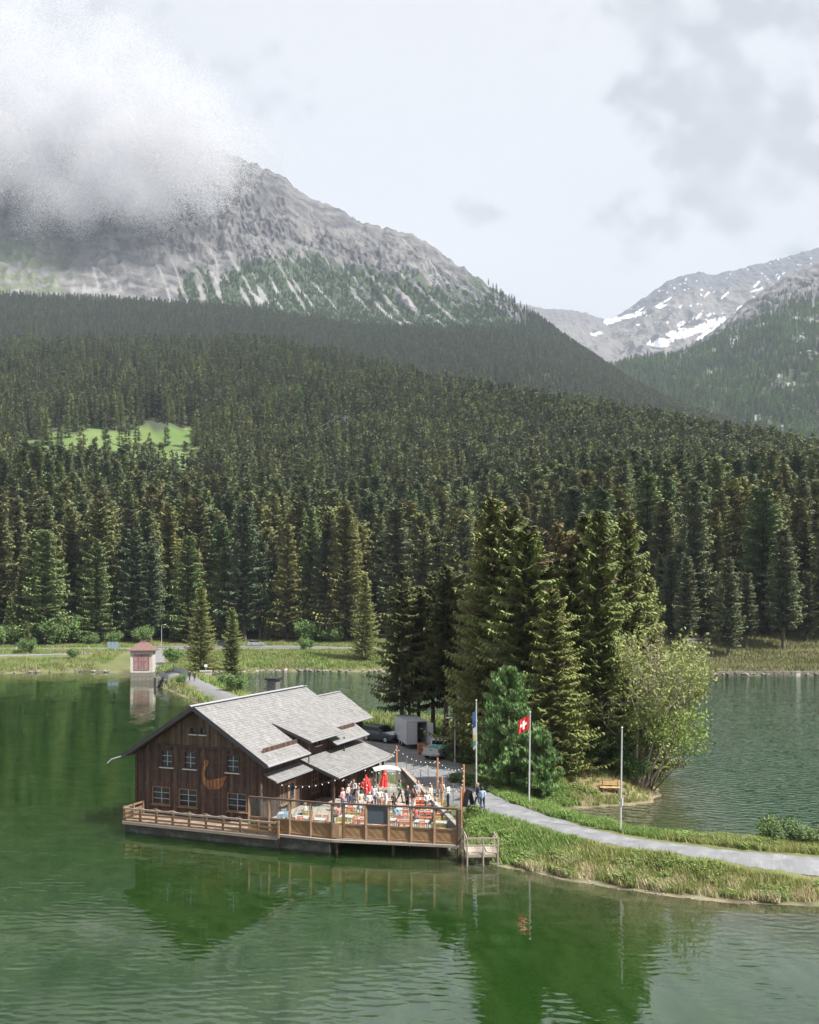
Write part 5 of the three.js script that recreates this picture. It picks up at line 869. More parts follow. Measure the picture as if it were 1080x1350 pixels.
{ // glazed shelter
  const t = thing('glass_shelter', 'small glazed shelter with curved pale roof on the terrace', 'shelter', P(510, 1047, TY), 0.15);
  for (const x of [-0.95, 0.95]) for (const z of [-0.8, 0.8]) new MB().box(x, 1.0, z, 0.07, 2.0, 0.07).build('post', M.steel, t);
  for (const x of [-0.95, 0.95]) new MB().box(x, 1.0, 0, 0.012, 1.8, 1.5).build('glass_pane', M.glass, t); for (const x of [-0.47, 0.47]) new MB().box(x, 1.0, 0.8, 0.88, 1.8, 0.012).build('glass_pane', M.glass, t);
  const m = new MB(), n = 12, y = (k) => 2.0 + 0.16 * Math.sin(Math.PI * k); for (let i = 0; i < n; i++) { const a = i / n, b = (i + 1) / n, x = (k) => mix(-1.05, 1.05, k); m.quad([x(a), y(a), 0.95], [x(b), y(b), 0.95], [x(b), y(b), -0.95], [x(a), y(a), -0.95]); } m.build('roof', std({ color: rgb(0.5, 0.49, 0.45), roughness: 0.6 }), t);
}
// larch poles and string lights
const POLES = [[P(523, 1034, TY), 3.3], [P(577, 1050, PATH_Y), 3.0], [P(583, 1068, TY), 2.5], [P(611.5, 1063, PATH_Y), 3.1], [P(608, 1100, TY), 3.2]];
POLES.forEach(([p, h], i) => { const t = thing('larch_pole', ['reddish larch pole beside the glass shelter', 'larch pole by the path behind the terrace wall', 'shorter larch pole inside the terrace among guests', 'larch pole next to the sandwich board', 'larch pole at the front corner of the terrace'][i], 'pole', [p[0], p[1] - 0.05, p[2]]); new MB().cyl([0, 0, 0], [0, h, 0], 0.075, 0.065, 9).build('shaft', M.woodPole, t); new MB().cyl([0, h - 0.25, 0.08], [0, h - 0.25, 0.14], 0.02).build('hook', M.steel, t); });
{
  const top = POLES.map(([p, h]) => [p[0], p[1] + h - 0.2, p[2]]), eave = (z) => local(13.8, 3.3, z), bulbGeo = new THREE.IcosahedronGeometry(0.05, 1), bulbMat = std({ color: rgb(0.6, 0.59, 0.56), roughness: 0.3 });
  const string = (label, a, b, n, sag) => { const t = thing('string_lights', label, 'string lights', [0, 0, 0], 0), at = (k) => [mix(a[0], b[0], k), mix(a[1], b[1], k) - sag * 4 * k * (1 - k), mix(a[2], b[2], k)], m = new MB(); for (let i = 0; i < 24; i++) m.cyl(at(i / 24), at((i + 1) / 24), 0.010, 0.010, 4, false); m.build('cable', M.black, t); for (let i = 0; i < n; i++) { const q = at((i + 0.5) / n), o = part('bulb', bulbGeo, bulbMat, t); o.position.set(q[0], q[1] - 0.1, q[2]); } };
  string('string of white bulbs from the porch eave to the shelter pole', eave(-14), top[0], 9, 0.25); string('string of white bulbs from the shelter pole to the path pole', top[0], top[1], 9, 0.5); string('string of white bulbs between the two poles by the path', top[1], top[3], 8, 0.4);
  string('string of white bulbs from the porch corner to the inner pole', eave(-6), top[2], 13, 0.6); string('string of white bulbs from the porch corner to the front pole', eave(-5.8), top[4], 14, 0.7); string('string of white bulbs from the sandwich board pole to the front pole', top[3], top[4], 6, 0.3); string('string of white bulbs along the canopy by the chalet door', local(11.8, 3.75, -0.3), eave(-5.7), 9, 0.35); string('string of white bulbs across the middle of the terrace', eave(-10), top[1], 11, 0.6);
}
{ // wire fence between terrace and path
  const t = thing('wire_fence', 'thin wire fence on slender posts between terrace and path', 'fence'), a = P(600, 1062, PATH_Y), b = P(528, 1016, PATH_Y), n = 7;
  for (let i = 0; i <= n; i++) { const x = mix(a[0], b[0], i / n) + 0.55, z = mix(a[2], b[2], i / n); new MB().cyl([x, PATH_Y - 0.3, z], [x, PATH_Y + 1.25, z], 0.03, 0.03, 6).build('post', M.steel, t); }
  for (const y of [0.4, 0.8, 1.2]) new MB().cyl([a[0] + 0.55, PATH_Y + y, a[2]], [b[0] + 0.55, PATH_Y + y, b[2]], 0.01, 0.01, 4).build('wire', M.steel, t);
}
{ const t = thing('sandwich_board', 'dark folding sandwich board standing on the gravel path', 'sign', P(618, 1063, PATH_Y + 0.06), 0.5); for (const s of [-1, 1]) { const m = new MB(); m.bar([s * 0.36, 0.02, 0], [s * 0.04, 1.2, 0], 0.65, 0.035); m.build('board', M.black, t); } }

// ---------------------------------------------------------------- people
const SKIN = [0.46, 0.27, 0.19];
function bodyPose(o) { // joints in metres, facing +z; returns bones [a, b, ra, rb, region]
  const { pel = [0, 0.94, 0], chest = [0, 1.28, 0], knees = [[-0.1, 0.5, 0.02], [0.1, 0.5, 0.02]], ankles = [[-0.1, 0.09, -0.01], [0.1, 0.09, -0.01]], elbows = [[-0.25, 1.12, -0.03], [0.25, 1.12, -0.03]], wrists = [[-0.23, 0.88, 0.06], [0.23, 0.88, 0.06]], skirt = false } = o;
  const add = (a, b) => [a[0] + b[0], a[1] + b[1], a[2] + b[2]], b = [], neck = add(chest, [0, 0.2, 0.005]), head = add(chest, [0, 0.345, 0.025]);
  b.push([pel, chest, 0.135, 0.14, 'top'], [add(pel, [-0.06, 0.02, 0]), add(pel, [0.06, 0.02, 0]), 0.125, 0.125, 'legs'], [add(chest, [-0.15, 0.11, 0]), add(chest, [0.15, 0.11, 0]), 0.085, 0.085, 'top'], [add(chest, [0, 0.14, 0]), neck, 0.06, 0.052, 'skin'], [add(head, [0, -0.045, 0.015]), add(head, [0, 0.035, 0]), 0.078, 0.092, 'skin'], [add(head, [0, 0.045, -0.02]), add(head, [0, -0.03, -0.05]), 0.098, 0.085, 'hair'], [add(head, [0, -0.01, 0.09]), add(head, [0, -0.03, 0.105]), 0.014, 0.017, 'skin']);
  for (const x of [-0.085, 0.085]) b.push([add(head, [x, 0, 0.01]), add(head, [x, -0.03, 0.01]), 0.018, 0.014, 'skin']);
  const hands = [];
  for (let i = 0; i < 2; i++) {
    const s = i ? 1 : -1, hip = add(pel, [s * 0.095, -0.02, 0]), sh = add(chest, [s * 0.185, 0.11, 0]), toe = add(ankles[i], [s * 0.02, -0.045, 0.15]);
    b.push([hip, knees[i], skirt ? 0.11 : 0.092, skirt ? 0.13 : 0.062, 'legs'], [knees[i], ankles[i], 0.06, 0.042, skirt ? 'skin' : 'legs'], [add(ankles[i], [0, -0.04, -0.03]), toe, 0.042, 0.036, 'shoe'], [sh, elbows[i], 0.06, 0.045, 'top'], [elbows[i], wrists[i], 0.042, 0.03, 'arm']);
    const d = new THREE.Vector3(...wrists[i]).sub(new THREE.Vector3(...elbows[i])).normalize(), palm = add(wrists[i], [d.x * 0.07, d.y * 0.07, d.z * 0.07]); b.push([wrists[i], palm, 0.032, 0.036, 'skin']); hands.push([palm, d, s]);
  }
  return { b, hands, head };
}
function personGeometry(pose, colors) {
  const { b, hands, head } = bodyPose(pose), N = 60, S = 1.0, cy = 0.9, mc = new MarchingCubes(N, new THREE.MeshBasicMaterial(), false, false, 40000);
  const dist = (x, y, z, [a, c, ra, rb]) => { const ex = c[0] - a[0], ey = c[1] - a[1], ez = c[2] - a[2], l = ex * ex + ey * ey + ez * ez || 1e-9, t = clamp(((x - a[0]) * ex + (y - a[1]) * ey + (z - a[2]) * ez) / l); return Math.hypot(x - a[0] - ex * t, y - a[1] - ey * t, z - a[2] - ez * t) - mix(ra, rb, t); };
  const h = N / 2;
  for (let k = 0; k < N; k++) for (let j = 0; j < N; j++) for (let i = 0; i < N; i++) {
    const x = (i - h) / h * S, y = (j - h) / h * S + cy, z = (k - h) / h * S; let d = 9;
    if (Math.abs(x) < 0.6 && Math.abs(z) < 0.75) for (const q of b) { const e = dist(x, y, z, q), w = 0.022; if (e > d + w) continue; const t = clamp(0.5 + 0.5 * (d - e) / w); d = mix(d, e, t) - w * t * (1 - t); }
    mc.field[i + j * N + k * N * N] = -d;
  }
  mc.isolation = 0; mc.update();
  const n = mc.count, m = new MB();
  for (let i = 0; i < n; i++) {
    const x = mc.positionArray[i * 3] * S, y = mc.positionArray[i * 3 + 1] * S + cy, z = mc.positionArray[i * 3 + 2] * S; let best = 9, reg = 'top'; for (const q of b) { const e = dist(x, y, z, q); if (e < best) { best = e; reg = q[4]; } }
    m.p.push(x, y, z); m.n.push(mc.normalArray[i * 3], mc.normalArray[i * 3 + 1], mc.normalArray[i * 3 + 2]); m.uv.push(0, 0); m.c.push(...(reg === 'arm' ? (colors.sleeves ? colors.top : SKIN) : reg === 'skin' ? SKIN : colors[reg]));
  }
  m.col = SKIN;
  for (const [p, d, s] of hands) { const side = new THREE.Vector3(0, 0, 1).addScaledVector(d, -d.z).normalize(); for (let f = 0; f < 4; f++) { const o = (f - 1.5) * 0.019, L = [0.062, 0.075, 0.07, 0.055][f], a = V3(p).addScaledVector(side, o).addScaledVector(d, 0.02), c = a.clone().addScaledVector(d, L * 0.6), e = c.clone().addScaledVector(d, L * 0.35).add(new THREE.Vector3(-s * 0.02, 0, 0)); m.cyl(a.toArray(), c.toArray(), 0.009, 0.008, 5, false); m.cyl(c.toArray(), e.toArray(), 0.008, 0.006, 5, true); } const a = V3(p).addScaledVector(side, 0.03), e = a.clone().addScaledVector(side, 0.03).addScaledVector(d, 0.03); m.cyl(a.toArray(), e.toArray(), 0.010, 0.008, 5, true); }
  m.col = [0.03, 0.025, 0.02]; for (const x of [-0.033, 0.033]) m.geo(new THREE.IcosahedronGeometry(0.011, 0), moved(head[0] + x, head[1] + 0.012, head[2] + 0.088));
  m.col = [0.38, 0.14, 0.11]; m.geo(new THREE.BoxGeometry(0.045, 0.012, 0.012), moved(head[0], head[1] - 0.062, head[2] + 0.088));
  return m.geometry(true);
}
const POSE = {
  stand: {}, talk: { elbows: [[-0.25, 1.12, -0.02], [0.26, 1.13, 0.02]], wrists: [[-0.12, 1.05, 0.2], [0.12, 1.12, 0.22]] },
  walk: { knees: [[-0.1, 0.51, 0.14], [0.1, 0.5, -0.03]], ankles: [[-0.1, 0.09, 0.2], [0.1, 0.13, -0.27]], wrists: [[-0.24, 0.9, -0.12], [0.24, 0.93, 0.2]], elbows: [[-0.25, 1.14, -0.1], [0.25, 1.13, 0.03]] },
  skirt: { skirt: true, wrists: [[-0.14, 1.02, 0.18], [0.23, 0.88, 0.05]], elbows: [[-0.26, 1.12, 0], [0.25, 1.12, -0.03]] },
  sit: { pel: [0, 0.55, 0], chest: [0, 0.89, -0.03], knees: [[-0.11, 0.53, 0.43], [0.11, 0.53, 0.43]], ankles: [[-0.11, 0.09, 0.42], [0.11, 0.09, 0.45]], elbows: [[-0.25, 0.74, 0.08], [0.25, 0.74, 0.08]], wrists: [[-0.12, 0.77, 0.3], [0.14, 0.79, 0.3]] },
};
const bodyMat = std({ vertexColors: true, roughness: 0.85 }), W = [0.5, 0.49, 0.48], BK = [0.018, 0.018, 0.022], NAVY = [0.03, 0.04, 0.08], JEAN = [0.07, 0.10, 0.17], BR = [0.05, 0.03, 0.018], BLON = [0.26, 0.18, 0.08], RED = [0.55, 0.04, 0.035], LBLUE = [0.30, 0.40, 0.52];
function person(label, pose, [x, y, z], turn, top, legs, hair, scale = 1, sleeves = false, group) {
  const g = personGeometry(POSE[pose], { top, legs, hair, shoe: [0.05, 0.045, 0.04], sleeves }), t = thing('person', label, 'person', [x, y, z], turn, group); part('body', g, bodyMat, t); t.scale.setScalar(scale); return t;
}
{
  const at = (u, v) => P(u, v, TY);
  person('person in white top standing closest to the chalet porch', 'talk', at(459, 1064), 1.2, W, JEAN, BR);
  person('person in grey and white with a raised hand near the porch', 'talk', at(467, 1058), -0.7, [0.45, 0.45, 0.47], BK, BR, 1.02, true);
  person('blonde person in white near the porch windows', 'stand', at(473, 1067), 2.6, W, [0.4, 0.36, 0.3], BLON, 0.95);
  person('person in bright red top beside the leaning parasol', 'talk', at(480, 1056), 0.4, RED, JEAN, BR);
  person('person in pale grey shirt in front of the red parasol', 'stand', at(493, 1066), 3.0, [0.48, 0.48, 0.52], NAVY, BR, 1.04, true);
  person('person in white shirt facing the water by the red parasol', 'talk', at(500, 1070), 0.2, W, [0.3, 0.28, 0.25], BR);
  person('person in white with tied hair behind the blackboard pane', 'stand', at(509, 1072), -1.5, W, W, BR, 0.98);
  person('long-haired child in dark clothes standing on the open floor', 'stand', at(519, 1068), 2.9, [0.06, 0.035, 0.03], [0.05, 0.03, 0.03], [0.035, 0.02, 0.015], 0.72, true);
  person('tall person dressed all in black on the terrace', 'stand', at(537, 1068), 0.9, BK, BK, BR, 1.05, true);
  person('person in brown top and white skirt next to the black one', 'skirt', at(545, 1070), -1.0, [0.10, 0.05, 0.04], W, BR, 0.98);
  person('seated person in pale blue jacket leaning over a table', 'sit', at(575, 1078), 1.4, LBLUE, BK, BLON, 1.05, true);
  person('person in white blouse standing at the low wall', 'talk', at(583, 1059), 2.4, W, [0.45, 0.42, 0.36], BK, 1.0);
  person('person in white shirt and black trousers at the wall', 'stand', at(591, 1064), -2.0, W, BK, BR, 1.03, true);
  person('person in dark jacket holding the sandwich board on the path', 'walk', P(630, 1066, PATH_Y + 0.06), -1.2, NAVY, JEAN, BLON, 1.06, true);
  person('person in pale blue shirt and navy trousers on the path', 'walk', P(636, 1069, PATH_Y + 0.06), 2.9, LBLUE, NAVY, BR, 0.98, true);
  const R = rng(71), tops = [W, [0.55, 0.2, 0.16], [0.5, 0.5, 0.5], LBLUE, [0.45, 0.12, 0.1], BK];
  const lab = ['white', 'faded red', 'grey', 'pale blue', 'brick red', 'black'], places = ['behind the glass panes near the chalet door', 'at the corner of the windbreak', 'beside the blackboard pane', 'behind the middle glass pane', 'behind the pane next to the middle', 'behind the last glass pane'];
  [[402, 1083], [446, 1086], [485, 1084], [522, 1086], [548, 1088], [590, 1090]].forEach(([u, v], i) => person('seated guest in ' + lab[i] + ' top ' + places[i], 'sit', at(u, v), R() * 6.28, tops[i], JEAN, R() < 0.3 ? BLON : BR, 1, R() < 0.5));
  const more = [['pink', [0.55, 0.3, 0.3]], ['navy', NAVY], ['beige', [0.45, 0.38, 0.28]], ['white', W], ['green', [0.12, 0.2, 0.1]], ['grey', [0.3, 0.3, 0.32]], ['striped grey', [0.5, 0.5, 0.5]], ['cream', [0.6, 0.55, 0.45]]];
  [[452, 1070, 'by the porch post'], [463, 1074, 'at the first table behind the corner pane'], [476, 1074, 'between tables near the porch'], [487, 1074, 'in front of the red parasols'], [527, 1058, 'near the larch pole by the shelter'], [551, 1060, 'near the low wall'], [563, 1074, 'between the orange chairs'], [568, 1064, 'at the tables along the low wall']].forEach(([u, v, where], i) => person('person in ' + more[i][0] + ' top standing ' + where, ['talk', 'stand', 'skirt', 'talk', 'walk', 'stand', 'talk', 'stand'][i], at(u, v), R() * 6.28, more[i][1], [JEAN, BK, W, NAVY, BK, [0.3, 0.27, 0.2], JEAN, BK][i], i % 3 ? BR : BLON, 0.95 + 0.1 * R(), i % 2 === 0));
  person('darkly dressed walker on the dam path nearer the small tower', 'walk', P(250, 897, PATH_Y + 0.06), 0.5, BK, BK, BR, 1.02, true); person('darkly dressed walker on the dam path nearer the concrete weir', 'walk', P(256.5, 898, PATH_Y + 0.06), 0.7, [0.03, 0.03, 0.035], BK, BR, 1.0, true);
}

// ---------------------------------------------------------------- vehicles
const darkGlass = phys({ color: rgb(0.012, 0.014, 0.017), roughness: 0.05, ior: 1.5 }), lamp = phys({ color: rgb(0.75, 0.75, 0.74), roughness: 0.15, clearcoat: 1 }), tail = phys({ color: rgb(0.35, 0.02, 0.02), roughness: 0.2, clearcoat: 1 });
const lacquer = (r, g, b) => phys({ color: rgb(r, g, b), roughness: 0.35, metalness: 0.3, clearcoat: 1, clearcoatRoughness: 0.06 });
const extrude = (pts, w, bevel, z = 0) => { const s = new THREE.Shape(pts.map(([x, y]) => new THREE.Vector2(x, y))), g = new THREE.ExtrudeGeometry(s, { depth: w - 2 * bevel, bevelEnabled: true, bevelSize: bevel, bevelThickness: bevel, bevelSegments: 3 }); g.translate(0, 0, -w / 2 + bevel + z); return g; };
function wheels(t, list, r, w) { for (const [x, z] of list) { const g = new THREE.Group(); g.name = 'wheel'; g.position.set(x, r, z); t.add(g); new MB().cyl([0, 0, -w / 2], [0, 0, w / 2], r, r, 22).build('tyre', M.rubber, g); const s = Math.sign(z) || 1, m = new MB(); m.cyl([0, 0, s * w * 0.42], [0, 0, s * (w / 2 + 0.012)], r * 0.62, r * 0.58, 16); m.build('rim', M.zinc, g); } }
const arch = (cx, r, y) => { const a = []; for (let i = 0; i <= 8; i++) { const t = Math.PI * (1 - i / 8); a.push([cx + Math.cos(t) * r, y + Math.sin(t) * r]); } return a; };
function suv(name, label, p, turn, color, group) { // front towards +x
  const t = thing(name, label, 'car', p, turn, group), paintM = color;
  part('body', extrude([[-2.2, 0.35], ...arch(-1.38, 0.42, 0.36), ...arch(1.38, 0.42, 0.36), [2.2, 0.38], [2.27, 0.62], [2.2, 0.86], [1.25, 1.04], [-2.15, 1.06], [-2.27, 0.8]], 1.84, 0.08), paintM, t);
  part('cabin_glass', extrude([[0.98, 1.0], [0.32, 1.5], [-1.75, 1.54], [-2.1, 1.02]], 1.62, 0.10), darkGlass, t);
  part('roof', extrude([[0.28, 1.50], [0.2, 1.57], [-1.72, 1.61], [-1.82, 1.53]], 1.5, 0.05), paintM, t);
  const pl = new MB(); for (const z of [-0.79, 0.79]) { pl.bar([1.0, 1.02, z], [0.3, 1.54, z * 0.93], 0.07, 0.07); pl.bar([-0.45, 1.04, z * 1.02], [-0.5, 1.55, z * 0.95], 0.07, 0.09); pl.bar([-2.08, 1.04, z], [-1.74, 1.56, z * 0.93], 0.09, 0.12); } pl.build('pillar', paintM, t);
  for (const z of [-0.68, 0.68]) { new MB().box(2.19, 0.78, z, 0.1, 0.15, 0.36).build('headlight', lamp, t); new MB().box(-2.24, 0.88, z, 0.07, 0.2, 0.26).build('tail_light', tail, t); new MB().box(0.82, 1.08, z * 1.42, 0.14, 0.14, 0.2).build('mirror', paintM, t); }
  new MB().box(2.27, 0.62, 0, 0.04, 0.22, 0.95).build('grille', M.black, t); new MB().box(2.29, 0.48, 0, 0.02, 0.11, 0.5).build('number_plate', M.white, t); new MB().box(0, 0.36, 0, 3.9, 0.16, 1.7).build('underbody', M.black, t);
  for (const x of [0.25, -0.8]) for (const z of [-0.915, 0.915]) new MB().box(x, 0.88, z, 0.2, 0.035, 0.03).build('door_handle', M.steel, t);
  wheels(t, [[-1.38, 0.8], [1.38, 0.8], [-1.38, -0.8], [1.38, -0.8]], 0.36, 0.24); return t;
}
suv('parked_car', 'dark blue-black SUV parked behind the chalet beside the trailer', P(503, 977, PATH_Y + 0.08), -0.72, lacquer(0.018, 0.022, 0.034));
{ const q = (x, z) => [x, groundY(x, z) + 0.17, z]; suv('parked_car', 'dark car on the lay-by half hidden by a spruce', q(-52.5, -265), 0.2, lacquer(0.03, 0.03, 0.035)); suv('parked_car', 'silver-grey car parked on the lay-by under the forest', q(-43, -266), 0.1, lacquer(0.32, 0.33, 0.34)); }
{ // pickup, tail to the lake
  const t = thing('pickup_truck', 'silver pickup truck with green bags heaped in its open bed', 'pickup', P(582, 997, PATH_Y + 0.08), 1.12), pm = lacquer(0.58, 0.59, 0.60);
  part('body', extrude([[-2.45, 0.5], ...arch(-1.5, 0.45, 0.4), ...arch(1.6, 0.45, 0.4), [2.5, 0.45], [2.55, 0.75], [2.45, 0.98], [1.3, 1.12], [-0.55, 1.12], [-0.55, 0.62], [-2.45, 0.62]], 1.82, 0.07), pm, t);
  for (const z of [-0.86, 0.86]) part('bed_side', extrude([[-2.45, 0.6], [-0.5, 0.6], [-0.5, 1.12], [-2.45, 1.12]], 0.12, 0.03, z), pm, t);
  { const d = new THREE.Group(); d.name = 'tailgate'; t.add(d); new MB().box(-2.43, 0.87, 0, 0.09, 0.52, 1.66).build('panel', pm, d); new MB().box(-2.49, 0.95, 0, 0.03, 0.07, 0.24).build('handle', M.black, d); }
  part('cabin_glass', extrude([[1.05, 1.08], [0.5, 1.6], [-0.4, 1.63], [-0.52, 1.08]], 1.6, 0.08), darkGlass, t); part('roof', extrude([[0.5, 1.58], [0.4, 1.68], [-0.38, 1.7], [-0.46, 1.6]], 1.55, 0.05), pm, t);
  const pl = new MB(); for (const z of [-0.78, 0.78]) { pl.bar([1.06, 1.1, z], [0.5, 1.62, z * 0.94], 0.07, 0.08); pl.bar([-0.5, 1.1, z], [-0.42, 1.66, z * 0.94], 0.1, 0.12); pl.bar([0.3, 1.1, z * 1.02], [0.22, 1.64, z * 0.96], 0.07, 0.08); } pl.build('pillar', pm, t);
  for (const z of [-0.85, 0.85]) { new MB().box(-2.5, 0.92, z, 0.05, 0.36, 0.14).build('tail_light', tail, t); new MB().box(2.5, 0.8, z * 0.85, 0.1, 0.16, 0.34).build('headlight', lamp, t); new MB().box(0.9, 1.18, z * 1.18, 0.14, 0.16, 0.2).build('mirror', M.black, t); }
  new MB().box(-2.56, 0.5, 0, 0.14, 0.16, 1.75).build('bumper', M.zinc, t); new MB().box(-2.64, 0.52, 0, 0.02, 0.11, 0.5).build('number_plate', M.white, t); new MB().box(0, 0.42, 0, 4.4, 0.16, 1.5).build('underbody', M.black, t);
  wheels(t, [[-1.5, 0.8], [1.6, 0.8], [-1.5, -0.8], [1.6, -0.8]], 0.38, 0.25);
  const q = t.position, R = rng(81);
  for (let i = 0; i < 7; i++) { const g = new THREE.IcosahedronGeometry(1, 2), pp = g.attributes.position; for (let k = 0; k < pp.count; k++) { const s = 1 + 0.22 * n3(pp.getX(k) * 2 + i, pp.getY(k) * 2, pp.getZ(k) * 2); pp.setXYZ(k, pp.getX(k) * s, pp.getY(k) * s, pp.getZ(k) * s); } g.computeVertexNormals(); const lx = -2.1 + 0.62 * (i % 3) + 0.1 * R(), lz = -0.5 + 0.5 * Math.floor(i / 3) + (i === 6 ? 0.4 : 0), o = part('refuse_bag', g, phys({ color: rgb(0.10, 0.30 + 0.08 * R(), 0.25 + 0.05 * R()), roughness: 0.35 })); o.scale.set(0.33, 0.26, 0.3); const c = Math.cos(1.12), s = Math.sin(1.12); o.position.set(q.x + lx * c + lz * s, q.y + 0.9 + (i === 6 ? 0.3 : 0.06 * R()), q.z - lx * s + lz * c); tag(o, 'turquoise-green bag heaped in the bed of the silver pickup', 'bag', 'bags in the pickup bed'); }
}
{ // box trailer with open rear doors, rear towards the lake
  const p = P(550, 988, PATH_Y + 0.08), t = thing('box_trailer', 'grey box trailer with one rear door open beside the spruces', 'trailer', p, Math.atan2(0.24, 0.97)), g = std({ color: rgb(0.58, 0.59, 0.62), roughness: 0.4, metalness: 0.3 }), Wd = 2.05, H = 2.3, L = 5.4, y0 = 0.5;
  const m = new MB(); m.box(-Wd / 2, y0 + H / 2, -L / 2, 0.05, H, L); m.box(Wd / 2, y0 + H / 2, -L / 2, 0.05, H, L); m.box(0, y0 + H / 2, -L, Wd, H, 0.05); m.build('side_panel', g, t); new MB().box(0, y0 + H + 0.02, -L / 2, Wd + 0.05, 0.05, L + 0.04).build('roof', g, t); new MB().box(0, y0, -L / 2, Wd, 0.1, L).build('floor', M.woodDark, t);
  const fr = new MB(); for (const x of [-Wd / 2, Wd / 2]) fr.box(x, y0 + H / 2, 0.03, 0.09, H, 0.07); fr.box(0, y0 + H - 0.03, 0.032, Wd, 0.09, 0.066); fr.build('door_frame', M.zinc, t);
  const door = (x, z, turn) => { const d = new THREE.Group(); d.name = 'rear_door'; d.position.set(x, 0, z); d.rotation.y = turn; t.add(d); new MB().box(0.5, y0 + H / 2 - 0.02, 0, 1.0, H - 0.12, 0.04).build('panel', g, d); new MB().cyl([0.86, y0 + 0.1, 0.04], [0.86, y0 + H - 0.15, 0.04], 0.018).build('lock_rod', M.zinc, d); };
  door(-Wd / 2 + 0.02, 0.08, 0); door(Wd / 2, 0.1, -1.2);
  wheels(t, [[0.9, -L * 0.55], [-0.9, -L * 0.55], [0.9, -L * 0.4], [-0.9, -L * 0.4]].map(([x, z]) => [x, z]), 0.001, 0.001); for (const w of t.children.filter((o) => o.name === 'wheel')) t.remove(w);
  for (const x of [-0.92, 0.92]) for (const z of [-L * 0.62, -L * 0.45]) { const wg = new THREE.Group(); wg.name = 'wheel'; wg.position.set(x, 0.32, z); t.add(wg); new MB().cyl([-0.1, 0, 0], [0.1, 0, 0], 0.32, 0.32, 20).build('tyre', M.rubber, wg); new MB().cyl([-0.115, 0, 0], [0.115, 0, 0], 0.17, 0.17, 14).build('rim', M.zinc, wg); }
  for (const x of [-0.85, 0.85]) new MB().box(x, y0 - 0.08, 0.06, 0.25, 0.1, 0.04).build('tail_light', tail, t);
  new MB().bar([0, 0.42, -L], [0, 0.42, -L - 1.2], 0.12, 0.12).build('drawbar', M.steel, t);
}
{ const t = thing('crate_stack', 'stack of brown wooden crates behind the trailer', 'crates', P(559, 994, PATH_Y + 0.08), 0.15); for (let k = 0; k < 3; k++) { const c = new THREE.Group(); c.name = 'crate'; t.add(c); for (let s = 0; s < 3; s++) for (const [x, z, w, d] of [[0, 0.42, 1.15, 0.03], [0, -0.42, 1.15, 0.03], [0.57, 0, 0.03, 0.8], [-0.57, 0, 0.03, 0.8]]) new MB().box(x, 0.06 + k * 0.36 + s * 0.11, z, w, 0.085, d).build('slat', M.woodPole, c); new MB().box(0, 0.03 + k * 0.36, 0, 1.1, 0.03, 0.8).build('bottom', M.woodDark, c); } }

// ---------------------------------------------------------------- poles, flags, lamps, benches
function streetLamp(label, p, h, arm, turn) { const t = thing('street_lamp', label, 'street lamp', p, turn); new MB().cyl([0, 0, 0], [0, h, 0], 0.075, 0.05, 10).build('pole', M.whitePole, t); new MB().cyl([0, 0, 0], [0, 0.4, 0], 0.11, 0.11, 10).build('base', M.zinc, t); new MB().bar([0, h - 0.05, 0], [arm, h + 0.06, 0], 0.06, 0.06).build('arm', M.whitePole, t); const g = new THREE.SphereGeometry(1, 14, 8); g.scale(0.42, 0.1, 0.17); g.translate(arm, h + 0.08, 0); part('lantern', g, M.white, t); }
streetLamp('slim white street lamp beside the pickup truck', P(600, 1006, PATH_Y), 4.1, -0.5, 0.2);
{ const x = -68.5, z = -262; streetLamp('tall street lamp beside the road across the lake', [x, groundY(x, z), z], 6.2, 0.9, 0.1); }
function flagpole(label, p, h, lean = 0) { const t = thing('flagpole', label, 'flagpole', p); new MB().cyl([0, 0, 0], [lean, h, 0], 0.065, 0.04, 10).build('shaft', M.whitePole, t); const g = new THREE.SphereGeometry(0.08, 10, 8); g.translate(lean, h + 0.06, 0); part('finial', g, M.zinc, t); new MB().box(0, 0.05, 0, 0.4, 0.16, 0.4).build('foot', M.concrete, t); new MB().cyl([0.07, 0.9, 0.03], [lean + 0.045, h - 0.1, 0.03], 0.006, 0.006, 4).build('halyard', M.whitePole, t); return t; }
const flagTex = (draw) => { const t = canvasTex(128, 128, draw); t.wrapS = t.wrapT = THREE.ClampToEdgeWrapping; return t; };
function flag(label, p, w, h, fold, tex, droop) { const nx = 24, ny = 18, g = new THREE.PlaneGeometry(1, 1, nx, ny), q = g.attributes.position; for (let i = 0; i < q.count; i++) { const u = q.getX(i) + 0.5, v = q.getY(i) + 0.5; q.setXYZ(i, -u * w * (1 - fold * 0.25 * u), (v - 1) * h - droop * u * u * h * 0.35 + 0.04 * Math.sin(u * 9), 0.11 * u * Math.sin(u * 8 + v * 2.2) + fold * 0.22 * Math.sin(u * 15 + v) * u); } g.computeVertexNormals(); const o = part('flag', g, phys({ map: tex, roughness: 0.9, transmission: 0.25, thickness: 0 })); o.position.set(...p); tag(o, label, 'flag'); }
